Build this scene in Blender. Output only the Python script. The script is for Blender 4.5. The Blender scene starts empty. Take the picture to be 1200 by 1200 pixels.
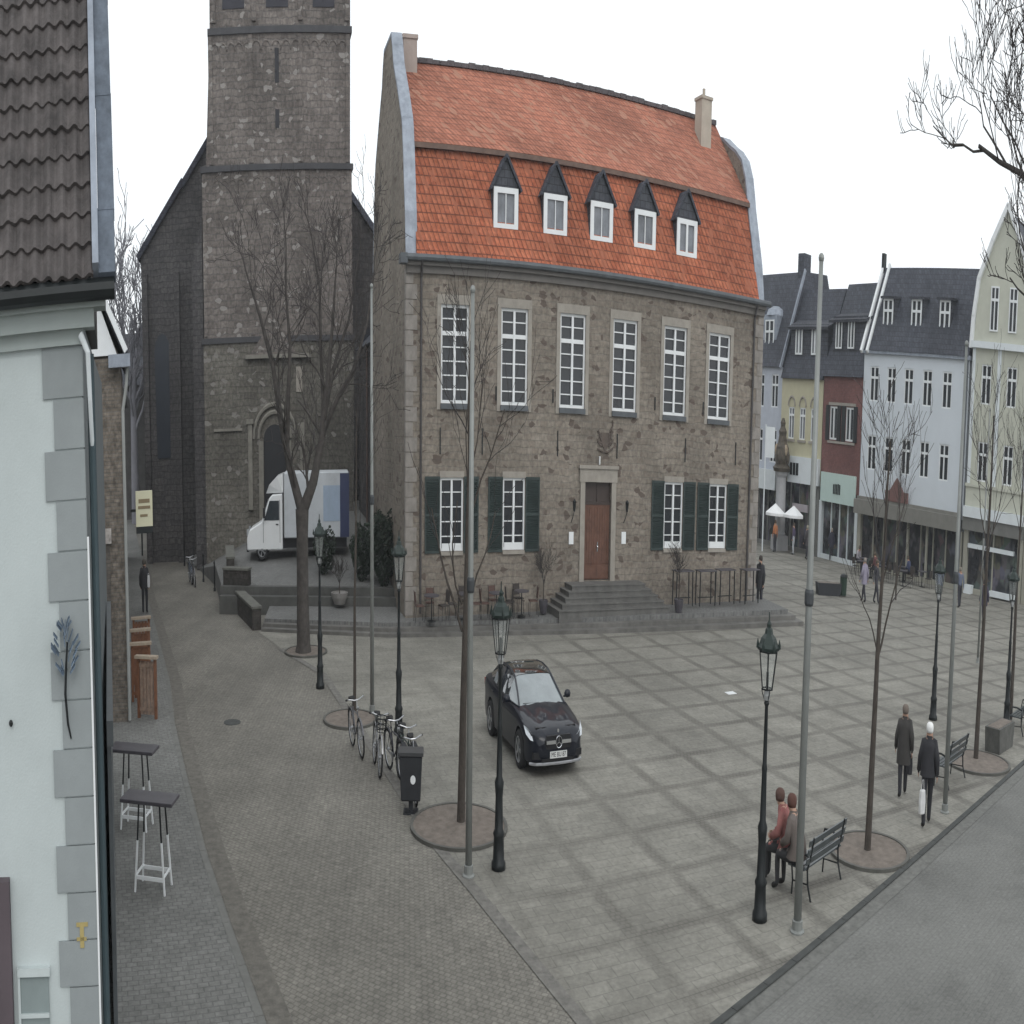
import bpy, bmesh, math, random
from mathutils import Vector, Matrix, Euler
S = bpy.context.scene
COL = S.collection
# ---------------------------------------------------------------- camera
cam_d = bpy.data.cameras.new('camera'); cam = bpy.data.objects.new('camera', cam_d); COL.objects.link(cam)
S.camera = cam
S.render.engine = 'CYCLES'
PITCH, ROLL, CAMH = 0.132, 0.014, 6.013
FPX, ASP, OU, OV = 1751.2, 0.5625, 0.0432, 0.0692
_f = Vector((0, math.cos(PITCH), -math.sin(PITCH))); _u = Vector((0, math.sin(PITCH), math.cos(PITCH))); _r = Vector((1, 0, 0))
_c, _s = math.cos(ROLL), math.sin(ROLL)
_r2 = _c*_r + _s*_u; _u2 = -_s*_r + _c*_u
cam.matrix_world = Matrix(((_r2.x, _u2.x, -_f.x, 0), (_r2.y, _u2.y, -_f.y, 0), (_r2.z, _u2.z, -_f.z, CAMH), (0, 0, 0, 1)))
# the photograph is a wide security-camera frame (barrel bent, 16:9 squeezed to square): a cylindrical lens
cam_d.type = 'PANO'
cam_d.panorama_type = 'CENTRAL_CYLINDRICAL'
hu = 600/(FPX*ASP); hv = 600/FPX
cam_d.central_cylindrical_range_u_min = OU-hu
cam_d.central_cylindrical_range_u_max = OU+hu
cam_d.central_cylindrical_range_v_min = OV-hv
cam_d.central_cylindrical_range_v_max = OV+hv
cam_d.central_cylindrical_radius = 1.0
cam_d.clip_start = 0.05; cam_d.clip_end = 3000
# ---------------------------------------------------------------- world, sun, exposure
w = bpy.data.worlds.new('World'); S.world = w; w.use_nodes = True
nt = w.node_tree; bg = nt.nodes['Background']
sky = nt.nodes.new('ShaderNodeTexSky'); sky.sky_type = 'NISHITA'; sky.sun_disc = False
sky.sun_elevation = math.radians(38); sky.sun_rotation = math.radians(160); sky.air_density = 1.0; sky.dust_density = 3.0
hs = nt.nodes.new('ShaderNodeHueSaturation'); hs.inputs['Saturation'].default_value = 0.25
nt.links.new(sky.outputs[0], hs.inputs['Color'])
mx = nt.nodes.new('ShaderNodeMixRGB'); mx.inputs[0].default_value = 0.86
nt.links.new(hs.outputs[0], mx.inputs[1]); mx.inputs[2].default_value = (11.6, 12.1, 12.4, 1)
nt.links.new(mx.outputs[0], bg.inputs['Color']); bg.inputs['Strength'].default_value = 0.1
sd = bpy.data.lights.new('sun', 'SUN'); sd.energy = 0.5; sd.angle = math.radians(25); sd.color = (1, .97, .93)
sun = bpy.data.objects.new('sun', sd); COL.objects.link(sun); sun.rotation_euler = (math.radians(52), 0, math.radians(20))
S.view_settings.view_transform = 'Standard'; S.view_settings.look = 'None'; S.view_settings.gamma = 1
S.view_settings.exposure = 0.12

# ---------------------------------------------------------------- helpers
def tag(o, label=None, cat=None, group=None, kind=None):
    if label: o['label'] = label
    if cat: o['category'] = cat
    if group: o['group'] = group
    if kind: o['kind'] = kind
    return o
def thing(name, label, cat, loc=(0, 0, 0), rz=0, group=None):
    o = bpy.data.objects.new(name, None); COL.objects.link(o); o.location = loc; o.rotation_euler = (0, 0, rz)
    o.empty_display_size = .2
    return tag(o, label, cat, group)
def copy_tree(o, parent=None):
    c = o.copy(); COL.objects.link(c)
    if parent is not None: c.parent = parent
    for ch in list(o.children): copy_tree(ch, c)
    return c
class MB:
    def __init__(s): s.v = []; s.f = []; s.m = []; s.mi = 0
    def face(s, pts):
        i = len(s.v); s.v += [tuple(p) for p in pts]; s.f.append(tuple(range(i, i+len(pts)))); s.m.append(s.mi)
    def box(s, x0, x1, y0, y1, z0, z1):
        if x0 > x1: x0, x1 = x1, x0
        if y0 > y1: y0, y1 = y1, y0
        i = len(s.v)
        s.v += [(x0,y0,z0),(x1,y0,z0),(x1,y1,z0),(x0,y1,z0),(x0,y0,z1),(x1,y0,z1),(x1,y1,z1),(x0,y1,z1)]
        for q in ((0,3,2,1),(4,5,6,7),(0,1,5,4),(1,2,6,5),(2,3,7,6),(3,0,4,7)):
            s.f.append(tuple(i+k for k in q)); s.m.append(s.mi)
        return s
    def obox(s, c, ax, ay, az, hx, hy, hz):
        c = Vector(c); ax, ay, az = Vector(ax).normalized(), Vector(ay).normalized(), Vector(az).normalized(); i = len(s.v)
        for sz in (-1, 1):
            for sx, sy in ((-1,-1),(1,-1),(1,1),(-1,1)):
                s.v.append(tuple(c+ax*sx*hx+ay*sy*hy+az*sz*hz))
        for q in ((0,3,2,1),(4,5,6,7),(0,1,5,4),(1,2,6,5),(2,3,7,6),(3,0,4,7)):
            s.f.append(tuple(i+k for k in q)); s.m.append(s.mi)
        return s
    def bar(s, a, b, wx, wy, up=(0, 0, 1)):
        a, b = Vector(a), Vector(b); d = (b-a)
        if d.length < 1e-6: return s
        up = Vector(up)
        if abs(d.normalized().dot(up)) > .98: up = Vector((0, 1, 0))
        x = d.cross(up).normalized(); y = x.cross(d).normalized()
        return s.obox((a+b)/2, x, y, d, wx/2, wy/2, d.length/2)
    def tube(s, pts, rs, n=8, cap=True):
        pts = [Vector(p) for p in pts]
        if not hasattr(rs, '__len__'): rs = [rs]*len(pts)
        base = len(s.v); prev = None
        for k, p in enumerate(pts):
            d = (pts[min(k+1, len(pts)-1)]-pts[max(k-1, 0)])
            if d.length < 1e-9: d = Vector((0, 0, 1))
            d.normalize()
            if prev is None:
                x = d.orthogonal().normalized()
            else:
                x = prev-d*prev.dot(d)
                x = x.normalized() if x.length > 1e-6 else d.orthogonal().normalized()
            prev = x; y = d.cross(x)
            for j in range(n):
                a = 2*math.pi*j/n; s.v.append(tuple(p+(x*math.cos(a)+y*math.sin(a))*rs[k]))
        for k in range(len(pts)-1):
            for j in range(n):
                a = base+k*n+j; b = base+k*n+(j+1) % n
                s.f.append((a, b, b+n, a+n)); s.m.append(s.mi)
        if cap:
            s.f.append(tuple(base+j for j in range(n))[::-1]); s.m.append(s.mi)
            e = base+(len(pts)-1)*n
            s.f.append(tuple(e+j for j in range(n))); s.m.append(s.mi)
        return s
    def lathe(s, prof, c=(0, 0, 0), n=16, sx=1, sy=1):
        base = len(s.v)
        for r, z in prof:
            for j in range(n):
                a = 2*math.pi*(j+.5)/n; s.v.append((c[0]+r*sx*math.cos(a), c[1]+r*sy*math.sin(a), c[2]+z))
        for k in range(len(prof)-1):
            for j in range(n):
                a = base+k*n+j; b = base+k*n+(j+1) % n
                s.f.append((a, b, b+n, a+n)); s.m.append(s.mi)
        s.f.append(tuple(base+j for j in range(n))[::-1]); s.m.append(s.mi)
        e = base+(len(prof)-1)*n; s.f.append(tuple(e+j for j in range(n))); s.m.append(s.mi)
        return s
    def prism(s, poly, axis, a, b):
        # poly in the two other axes; extruded along axis from a to b
        def P(p, t):
            return (t, p[0], p[1]) if axis == 'x' else ((p[0], t, p[1]) if axis == 'y' else (p[0], p[1], t))
        i = len(s.v); n = len(poly)
        s.v += [P(p, a) for p in poly]+[P(p, b) for p in poly]
        s.f.append(tuple(i+k for k in range(n))); s.m.append(s.mi)
        s.f.append(tuple(i+n+k for k in range(n))[::-1]); s.m.append(s.mi)
        for k in range(n):
            l = (k+1) % n; s.f.append((i+k, i+n+k, i+n+l, i+l)); s.m.append(s.mi)
        return s
    def sheet(s, poly, z0, z1=None):
        # polygon on the ground, z0 number or function
        zf = z0 if callable(z0) else (lambda x, y: z0)
        s.face([(x, y, zf(x, y)) for x, y in poly]); return s
    def sphere(s, c, r, n=10, m=7, sx=1, sy=1, sz=1):
        prof = [(max(r*math.sin(math.pi*k/m), 1e-4), -r*sz*math.cos(math.pi*k/m)) for k in range(m+1)]
        return s.lathe(prof, c, n, sx, sy)
    def build(s, name, mat, parent=None, smooth=False, bevel=0, fix=True):
        me = bpy.data.meshes.new(name); me.from_pydata(s.v, [], s.f)
        for q in (mat if isinstance(mat, (list, tuple)) else [mat]): me.materials.append(q)
        if isinstance(mat, (list, tuple)): me.polygons.foreach_set('material_index', s.m)
        if fix:
            bm = bmesh.new(); bm.from_mesh(me); bmesh.ops.recalc_face_normals(bm, faces=bm.faces)
            if bevel:
                bmesh.ops.remove_doubles(bm, verts=bm.verts, dist=1e-5)
                bmesh.ops.bevel(bm, geom=[e for e in bm.edges], offset=bevel, segments=1, affect='EDGES', clamp_overlap=True)
            bm.to_mesh(me); bm.free()
        if smooth: me.polygons.foreach_set('use_smooth', [True]*len(me.polygons))
        me.update()
        o = bpy.data.objects.new(name, me); COL.objects.link(o)
        if parent is not None: o.parent = parent
        return o

def uv_nodes(nt, mode='wall'):
    """procedural coordinate: (x+y, z) for walls, (x, y) for ground; object space in metres"""
    tc = nt.nodes.new('ShaderNodeTexCoord')
    if mode == 'obj': return tc.outputs['Object']
    sep = nt.nodes.new('ShaderNodeSeparateXYZ'); nt.links.new(tc.outputs['Object'], sep.inputs[0])
    if mode == 'ground': return tc.outputs['Object']
    ad = nt.nodes.new('ShaderNodeMath'); ad.operation = 'ADD'
    nt.links.new(sep.outputs[0], ad.inputs[0]); nt.links.new(sep.outputs[1], ad.inputs[1])
    cb = nt.nodes.new('ShaderNodeCombineXYZ'); nt.links.new(ad.outputs[0], cb.inputs[0]); nt.links.new(sep.outputs[2], cb.inputs[1])
    return cb.outputs[0]
MATS = {}
def mat(name, col, rough=.8, metal=0, var=.12, vscale=2.0, bump=0.0, bscale=20, spec=.4, mode='obj', coat=0, stain=0):
    if name in MATS: return MATS[name]
    m = bpy.data.materials.new(name); m.use_nodes = True; n = m.node_tree; b = n.nodes['Principled BSDF']
    b.inputs['Roughness'].default_value = rough; b.inputs['Metallic'].default_value = metal
    b.inputs['Specular IOR Level'].default_value = spec; b.inputs['Coat Weight'].default_value = coat
    v = uv_nodes(n, mode)
    nz = n.nodes.new('ShaderNodeTexNoise'); nz.inputs['Scale'].default_value = vscale; nz.inputs['Detail'].default_value = 6; nz.inputs['Roughness'].default_value = .65
    n.links.new(v, nz.inputs['Vector'])
    cr = n.nodes.new('ShaderNodeValToRGB'); cr.color_ramp.elements[0].position = .3; cr.color_ramp.elements[1].position = .7
    lo = [c*(1-var) for c in col]; hi = [min(1, c*(1+var)) for c in col]
    cr.color_ramp.elements[0].color = (*lo, 1); cr.color_ramp.elements[1].color = (*hi, 1)
    n.links.new(nz.outputs['Fac'], cr.inputs[0]); out = cr.outputs[0]
    if stain:
        n2 = n.nodes.new('ShaderNodeTexNoise'); n2.inputs['Scale'].default_value = .35; n2.inputs['Detail'].default_value = 3; n.links.new(v, n2.inputs['Vector'])
        c2 = n.nodes.new('ShaderNodeValToRGB'); c2.color_ramp.elements[0].position = .35; c2.color_ramp.elements[1].position = .65
        c2.color_ramp.elements[0].color = (1-stain, 1-stain, 1-stain, 1); c2.color_ramp.elements[1].color = (1, 1, 1, 1)
        n.links.new(n2.outputs['Fac'], c2.inputs[0])
        mm = n.nodes.new('ShaderNodeMixRGB'); mm.blend_type = 'MULTIPLY'; mm.inputs[0].default_value = 1
        n.links.new(out, mm.inputs[1]); n.links.new(c2.outputs[0], mm.inputs[2]); out = mm.outputs[0]
    n.links.new(out, b.inputs['Base Color'])
    if bump:
        nb = n.nodes.new('ShaderNodeTexNoise'); nb.inputs['Scale'].default_value = bscale; nb.inputs['Detail'].default_value = 4
        n.links.new(v, nb.inputs['Vector'])
        bp = n.nodes.new('ShaderNodeBump'); bp.inputs['Strength'].default_value = bump; bp.inputs['Distance'].default_value = .02
        n.links.new(nb.outputs['Fac'], bp.inputs['Height']); n.links.new(bp.outputs[0], b.inputs['Normal'])
    MATS[name] = m; return m
def brickmat(name, c1, c2, mortar, bw=.5, bh=.25, ms=.02, rough=.9, mode='wall', rot=0, warp=.0, bump=.4, var=.35, vscale=1.5, contrast=None, spots=None, stain=.25, offset=.5, wave=None):
    m = bpy.data.materials.new(name); m.use_nodes = True; n = m.node_tree; b = n.nodes['Principled BSDF']
    b.inputs['Roughness'].default_value = rough; b.inputs['Specular IOR Level'].default_value = .25
    v = uv_nodes(n, mode)
    if rot:
        mp = n.nodes.new('ShaderNodeMapping'); mp.inputs['Rotation'].default_value = (0, 0, rot); n.links.new(v, mp.inputs[0]); v = mp.outputs[0]
    v0 = v
    if warp:
        wn = n.nodes.new('ShaderNodeTexNoise'); wn.inputs['Scale'].default_value = 1.6; wn.inputs['Detail'].default_value = 2; n.links.new(v, wn.inputs['Vector'])
        vs = n.nodes.new('ShaderNodeVectorMath'); vs.operation = 'SUBTRACT'; n.links.new(wn.outputs['Color'], vs.inputs[0]); vs.inputs[1].default_value = (.5, .5, .5)
        sc = n.nodes.new('ShaderNodeVectorMath'); sc.operation = 'SCALE'; sc.inputs['Scale'].default_value = warp; n.links.new(vs.outputs[0], sc.inputs[0])
        ad = n.nodes.new('ShaderNodeVectorMath'); ad.operation = 'ADD'; n.links.new(v, ad.inputs[0]); n.links.new(sc.outputs[0], ad.inputs[1]); v = ad.outputs[0]
    br = n.nodes.new('ShaderNodeTexBrick'); n.links.new(v, br.inputs['Vector'])
    br.inputs['Scale'].default_value = 1; br.inputs['Brick Width'].default_value = bw; br.inputs['Row Height'].default_value = bh
    br.inputs['Mortar Size'].default_value = ms; br.inputs['Mortar Smooth'].default_value = .3; br.offset = offset
    br.inputs['Color1'].default_value = (*c1, 1); br.inputs['Color2'].default_value = (*c2, 1); br.inputs['Mortar'].default_value = (*mortar, 1)
    out = br.outputs['Color']
    def mul(out, scale, lo, hi, p0, p1, detail=5):
        nz = n.nodes.new('ShaderNodeTexNoise'); nz.inputs['Scale'].default_value = scale; nz.inputs['Detail'].default_value = detail; nz.inputs['Roughness'].default_value = .65
        n.links.new(v0, nz.inputs['Vector'])
        cr = n.nodes.new('ShaderNodeValToRGB'); cr.color_ramp.elements[0].position = p0; cr.color_ramp.elements[1].position = p1
        cr.color_ramp.elements[0].color = (lo, lo, lo, 1); cr.color_ramp.elements[1].color = (hi, hi, hi, 1)
        n.links.new(nz.outputs['Fac'], cr.inputs[0])
        mm = n.nodes.new('ShaderNodeMixRGB'); mm.blend_type = 'MULTIPLY'; mm.inputs[0].default_value = 1
        n.links.new(out, mm.inputs[1]); n.links.new(cr.outputs[0], mm.inputs[2]); return mm.outputs[0]
    out = mul(out, vscale*4, 1-var, 1+var*.6, .35, .68)
    if stain: out = mul(out, .3, 1-stain, 1+stain*.3, .35, .65, 3)
    if spots:
        # single odd stones (colour, coverage) in a voronoi of brick-sized cells
        colr, thr, ssc = spots
        mpv = n.nodes.new('ShaderNodeMapping'); mpv.inputs['Scale'].default_value = (1/bw, 1/bh, 1); n.links.new(v, mpv.inputs[0])
        vo = n.nodes.new('ShaderNodeTexVoronoi'); vo.inputs['Scale'].default_value = ssc; n.links.new(mpv.outputs[0], vo.inputs['Vector'])
        sp = n.nodes.new('ShaderNodeSeparateXYZ'); n.links.new(vo.outputs['Color'], sp.inputs[0])
        gt = n.nodes.new('ShaderNodeMath'); gt.operation = 'GREATER_THAN'; gt.inputs[1].default_value = thr; n.links.new(sp.outputs[0], gt.inputs[0])
        mm = n.nodes.new('ShaderNodeMixRGB'); n.links.new(gt.outputs[0], mm.inputs[0]); n.links.new(out, mm.inputs[1]); mm.inputs[2].default_value = (*colr, 1); out = mm.outputs[0]
    n.links.new(out, b.inputs['Base Color'])
    if bump:
        bp = n.nodes.new('ShaderNodeBump'); bp.inputs['Strength'].default_value = bump; bp.inputs['Distance'].default_value = .03; bp.invert = True
        h = br.outputs['Fac']
        if wave:
            wv = n.nodes.new('ShaderNodeTexWave'); wv.inputs['Scale'].default_value = wave; wv.wave_profile = 'SIN'; n.links.new(v0, wv.inputs['Vector'])
            ad2 = n.nodes.new('ShaderNodeMath'); ad2.operation = 'ADD'; n.links.new(h, ad2.inputs[0]); n.links.new(wv.outputs['Fac'], ad2.inputs[1]); h = ad2.outputs[0]
        n.links.new(h, bp.inputs['Height']); n.links.new(bp.outputs[0], b.inputs['Normal'])
    MATS[name] = m; return m

# materials
M_hall = brickmat('hall_stone', (.232, .198, .165), (.28, .247, .208), (.25, .225, .192), .42, .2, .018, warp=.22, bump=.7, var=.3, spots=((.125, .1, .085), .93, 1.5))
M_trim = mat('trim_stone', (.31, .285, .25), .85, var=.15, vscale=3, bump=.2)
M_trim_d = mat('corner_stone', (.25, .23, .21), .85, var=.25, vscale=2.5, bump=.3)
M_tile = brickmat('orange_roof_tile', (.42, .125, .066), (.50, .17, .093), (.22, .08, .052), .24, .27, .02, bump=.9, var=.34, stain=.3, spots=((.34, .12, .07), .9, 1.0), wave=1.3, offset=0)
M_tile_up = brickmat('weathered_roof_tile', (.40, .15, .095), (.46, .185, .12), (.29, .12, .085), .24, .2, .02, bump=.8, var=.34, stain=.35, spots=((.38, .19, .13), .9, 1.0), wave=1.3, offset=0)
M_zinc = mat('zinc', (.27, .30, .35), .5, .2, var=.25, vscale=3)
M_gutter = mat('gutter', (.10, .11, .12), .6, .2, var=.2)
M_slate = brickmat('slate', (.065, .07, .085), (.085, .09, .105), (.03, .03, .035), .3, .22, .012, rough=.7, var=.25, bump=.4)
M_slate2 = brickmat('slate_grey', (.05, .055, .07), (.075, .08, .1), (.03, .032, .04), .28, .25, .012, rough=.65, var=.3, bump=.4)
M_white = mat('white_paint', (.75, .77, .78), .5, var=.04)
M_glass = mat('window_glass', (.018, .021, .026), .12, spec=.6, var=.3, vscale=.7)
M_glass_l = mat('curtained_glass', (.16, .17, .19), .2, spec=.6, var=.4, vscale=1.5)
M_shut = mat('green_shutter', (.03, .045, .043), .6, var=.2)
M_door = mat('wooden_door', (.125, .06, .04), .6, var=.25, vscale=4)
M_dark = mat('dark_iron', (.016, .019, .02), .45, .3, var=.25)
M_pole = mat('grey_pole', (.24, .25, .24), .45, .3, var=.15)
M_tower = brickmat('church_tuff', (.16, .14, .128), (.22, .195, .178), (.16, .147, .14), .5, .26, .02, warp=.25, bump=.7, var=.38, spots=((.27, .255, .24), .955, 1.7), stain=.35)
M_tower_low = brickmat('church_lower_stone', (.15, .14, .12), (.18, .17, .148), (.14, .13, .115), .5, .26, .02, warp=.25, bump=.7, var=.38, stain=.35, spots=((.22, .21, .195), .96, 1.7))
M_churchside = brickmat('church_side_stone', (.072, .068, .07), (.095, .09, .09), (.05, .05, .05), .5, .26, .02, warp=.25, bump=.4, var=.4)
M_chroof = brickmat('church_roof_slate', (.075, .082, .11), (.095, .10, .13), (.04, .04, .06), .3, .25, .012, rough=.7, bump=.3)
M_wallw = mat('pale_plaster', (.50, .55, .55), .85, var=.07, vscale=.9, bump=.15, bscale=45, stain=.07)
M_quoin = mat('grey_quoin', (.27, .295, .30), .85, var=.09, vscale=1.5, bump=.1, bscale=60)
M_cornice = mat('cornice_stone', (.36, .40, .39), .8, var=.06)
M_pantile = mat('dark_pantile', (.075, .066, .064), .75, var=.5, vscale=3.0, bump=.6, bscale=22)
M_slatev = mat('verge_slate', (.10, .12, .15), .7, var=.35, vscale=7, bump=.4, bscale=12)
M_brick = brickmat('grey_brown_brick', (.17, .145, .12), (.24, .205, .17), (.17, .155, .14), .22, .075, .012, warp=.03, bump=.4, var=.45)
M_wood = mat('red_brown_wood', (.17, .075, .04), .7, var=.35, vscale=6, bump=.3)
M_wood_l = mat('pale_wood', (.38, .31, .24), .7, var=.2, vscale=6)
M_woodbench = mat('dark_bench_slat', (.045, .055, .06), .3, var=.3, vscale=6, spec=.7)
M_tabletop = mat('grey_table_top', (.07, .065, .075), .45, var=.2, vscale=5)
M_bark = mat('bark', (.062, .055, .05), .9, var=.4, vscale=6, bump=.6, bscale=18)
M_bark_y = mat('young_bark', (.06, .05, .042), .9, var=.3, vscale=6, bump=.4, bscale=25)
M_twig = mat('twig', (.05, .044, .042), .9, var=.3)
M_soil = mat('pit_soil', (.165, .14, .12), .95, var=.3, vscale=5, bump=.6, bscale=30)
M_paint_blk = mat('black_car_paint', (.006, .008, .015), .45, 0, var=.02, spec=.15, coat=.55)
M_paint_blk.node_tree.nodes['Principled BSDF'].inputs['Coat Roughness'].default_value = .04
M_carglass = mat('car_glass', (.03, .038, .045), .04, spec=1.0, var=.1, coat=1)
M_tyre = mat('tyre', (.015, .015, .016), .85, var=.2)
M_alloy = mat('alloy', (.42, .43, .45), .3, .8, var=.05)
M_chrome = mat('chrome', (.75, .77, .8), .12, 1, var=.02)
M_head = mat('headlight_glass', (.5, .53, .56), .1, .3, var=.1, spec=1, coat=1)
M_grille = mat('grille_black', (.01, .01, .012), .4, var=.1)
M_plate = mat('plate_white', (.62, .63, .62), .5, var=.03)
M_vanw = mat('van_white', (.74, .76, .77), .35, var=.04, coat=.3)
M_vanblue = mat('van_blue', (.33, .41, .52), .4, var=.1)
M_vannavy = mat('van_navy', (.03, .04, .10), .4, var=.1)
M_skin = mat('skin', (.42, .26, .19), .6, var=.05)
M_hedge = mat('hedge_leaf', (.022, .034, .022), .8, var=.5, vscale=3)
M_pot = mat('pot', (.23, .22, .21), .8, var=.15)
M_litter = mat('bin_black', (.02, .022, .026), .5, var=.2)
M_red = mat('red_cloth', (.35, .07, .06), .8, var=.15)
M_step = mat('step_stone', (.15, .145, .135), .85, var=.25, vscale=2, bump=.3, stain=.2)
M_rail = mat('kerb_dark', (.055, .058, .056), .85, var=.25, vscale=3)

def wall_holes(mb, x0, x1, z0, z1, holes, y=0, rev=.18):
    """front wall face at y with rectangular openings and reveals going back"""
    xs = sorted({x0, x1, *[h[0] for h in holes], *[h[1] for h in holes]}); zs = sorted({z0, z1, *[h[2] for h in holes], *[h[3] for h in holes]})
    xs = [x for x in xs if x0 <= x <= x1]; zs = [z for z in zs if z0 <= z <= z1]
    for i in range(len(xs)-1):
        for j in range(len(zs)-1):
            cx, cz = (xs[i]+xs[i+1])/2, (zs[j]+zs[j+1])/2
            if any(h[0] < cx < h[1] and h[2] < cz < h[3] for h in holes): continue
            mb.face([(xs[i], y, zs[j]), (xs[i+1], y, zs[j]), (xs[i+1], y, zs[j+1]), (xs[i], y, zs[j+1])])
    for a, b, c, d in holes:
        mb.face([(a, y, c), (a, y, d), (a, y+rev, d), (a, y+rev, c)]); mb.face([(b, y, c), (b, y+rev, c), (b, y+rev, d), (b, y, d)])
        mb.face([(a, y, c), (a, y+rev, c), (b, y+rev, c), (b, y, c)]); mb.face([(a, y, d), (b, y, d), (b, y+rev, d), (a, y+rev, d)])
def window(parent, a, b, c, d, y, fmat, gmat, cols=2, rows=6, transom=None, fw=.07, mw=.03, midw=None, label=None, name='window'):
    """sash: frame mesh + pane child; y is the plane of the glass"""
    m = MB(); t = .06
    m.box(a, a+fw, y-t, y+.02, c, d); m.box(b-fw, b, y-t, y+.02, c, d)
    m.box(a+fw, b-fw, y-t, y+.02, c, c+fw); m.box(a+fw, b-fw, y-t, y+.02, d-fw, d)
    iw = (b-a-2*fw); zt = d
    if transom:
        zt = c+(d-c)*transom; m.box(a+fw, b-fw, y-t-.01, y+.02, zt-.06, zt+.06)
    mid = (a+b)/2; mw2 = midw or fw*.8
    if cols % 2 == 0: m.box(mid-mw2/2, mid+mw2/2, y-t-.02, y+.02, c+fw, d-fw)
    for k in range(1, cols):
        if cols % 2 == 0 and k == cols//2: continue
        x = a+fw+iw*k/cols; m.box(x-mw/2, x+mw/2, y-.03, y+.01, c+fw, d-fw)
    for k in range(1, rows):
        z = c+(d-c)*k/rows
        if transom and abs(z-zt) < .12: continue
        m.box(a+fw, b-fw, y-.032, y+.01, z-mw/2, z+mw/2)
    fr = m.build(name, fmat, parent)
    g = MB(); g.box(a+.01, b-.01, y+.025, y+.04, c+.01, d-.01); g.build('pane', gmat, fr)
    if label: fr['label'] = label
    return fr

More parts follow.
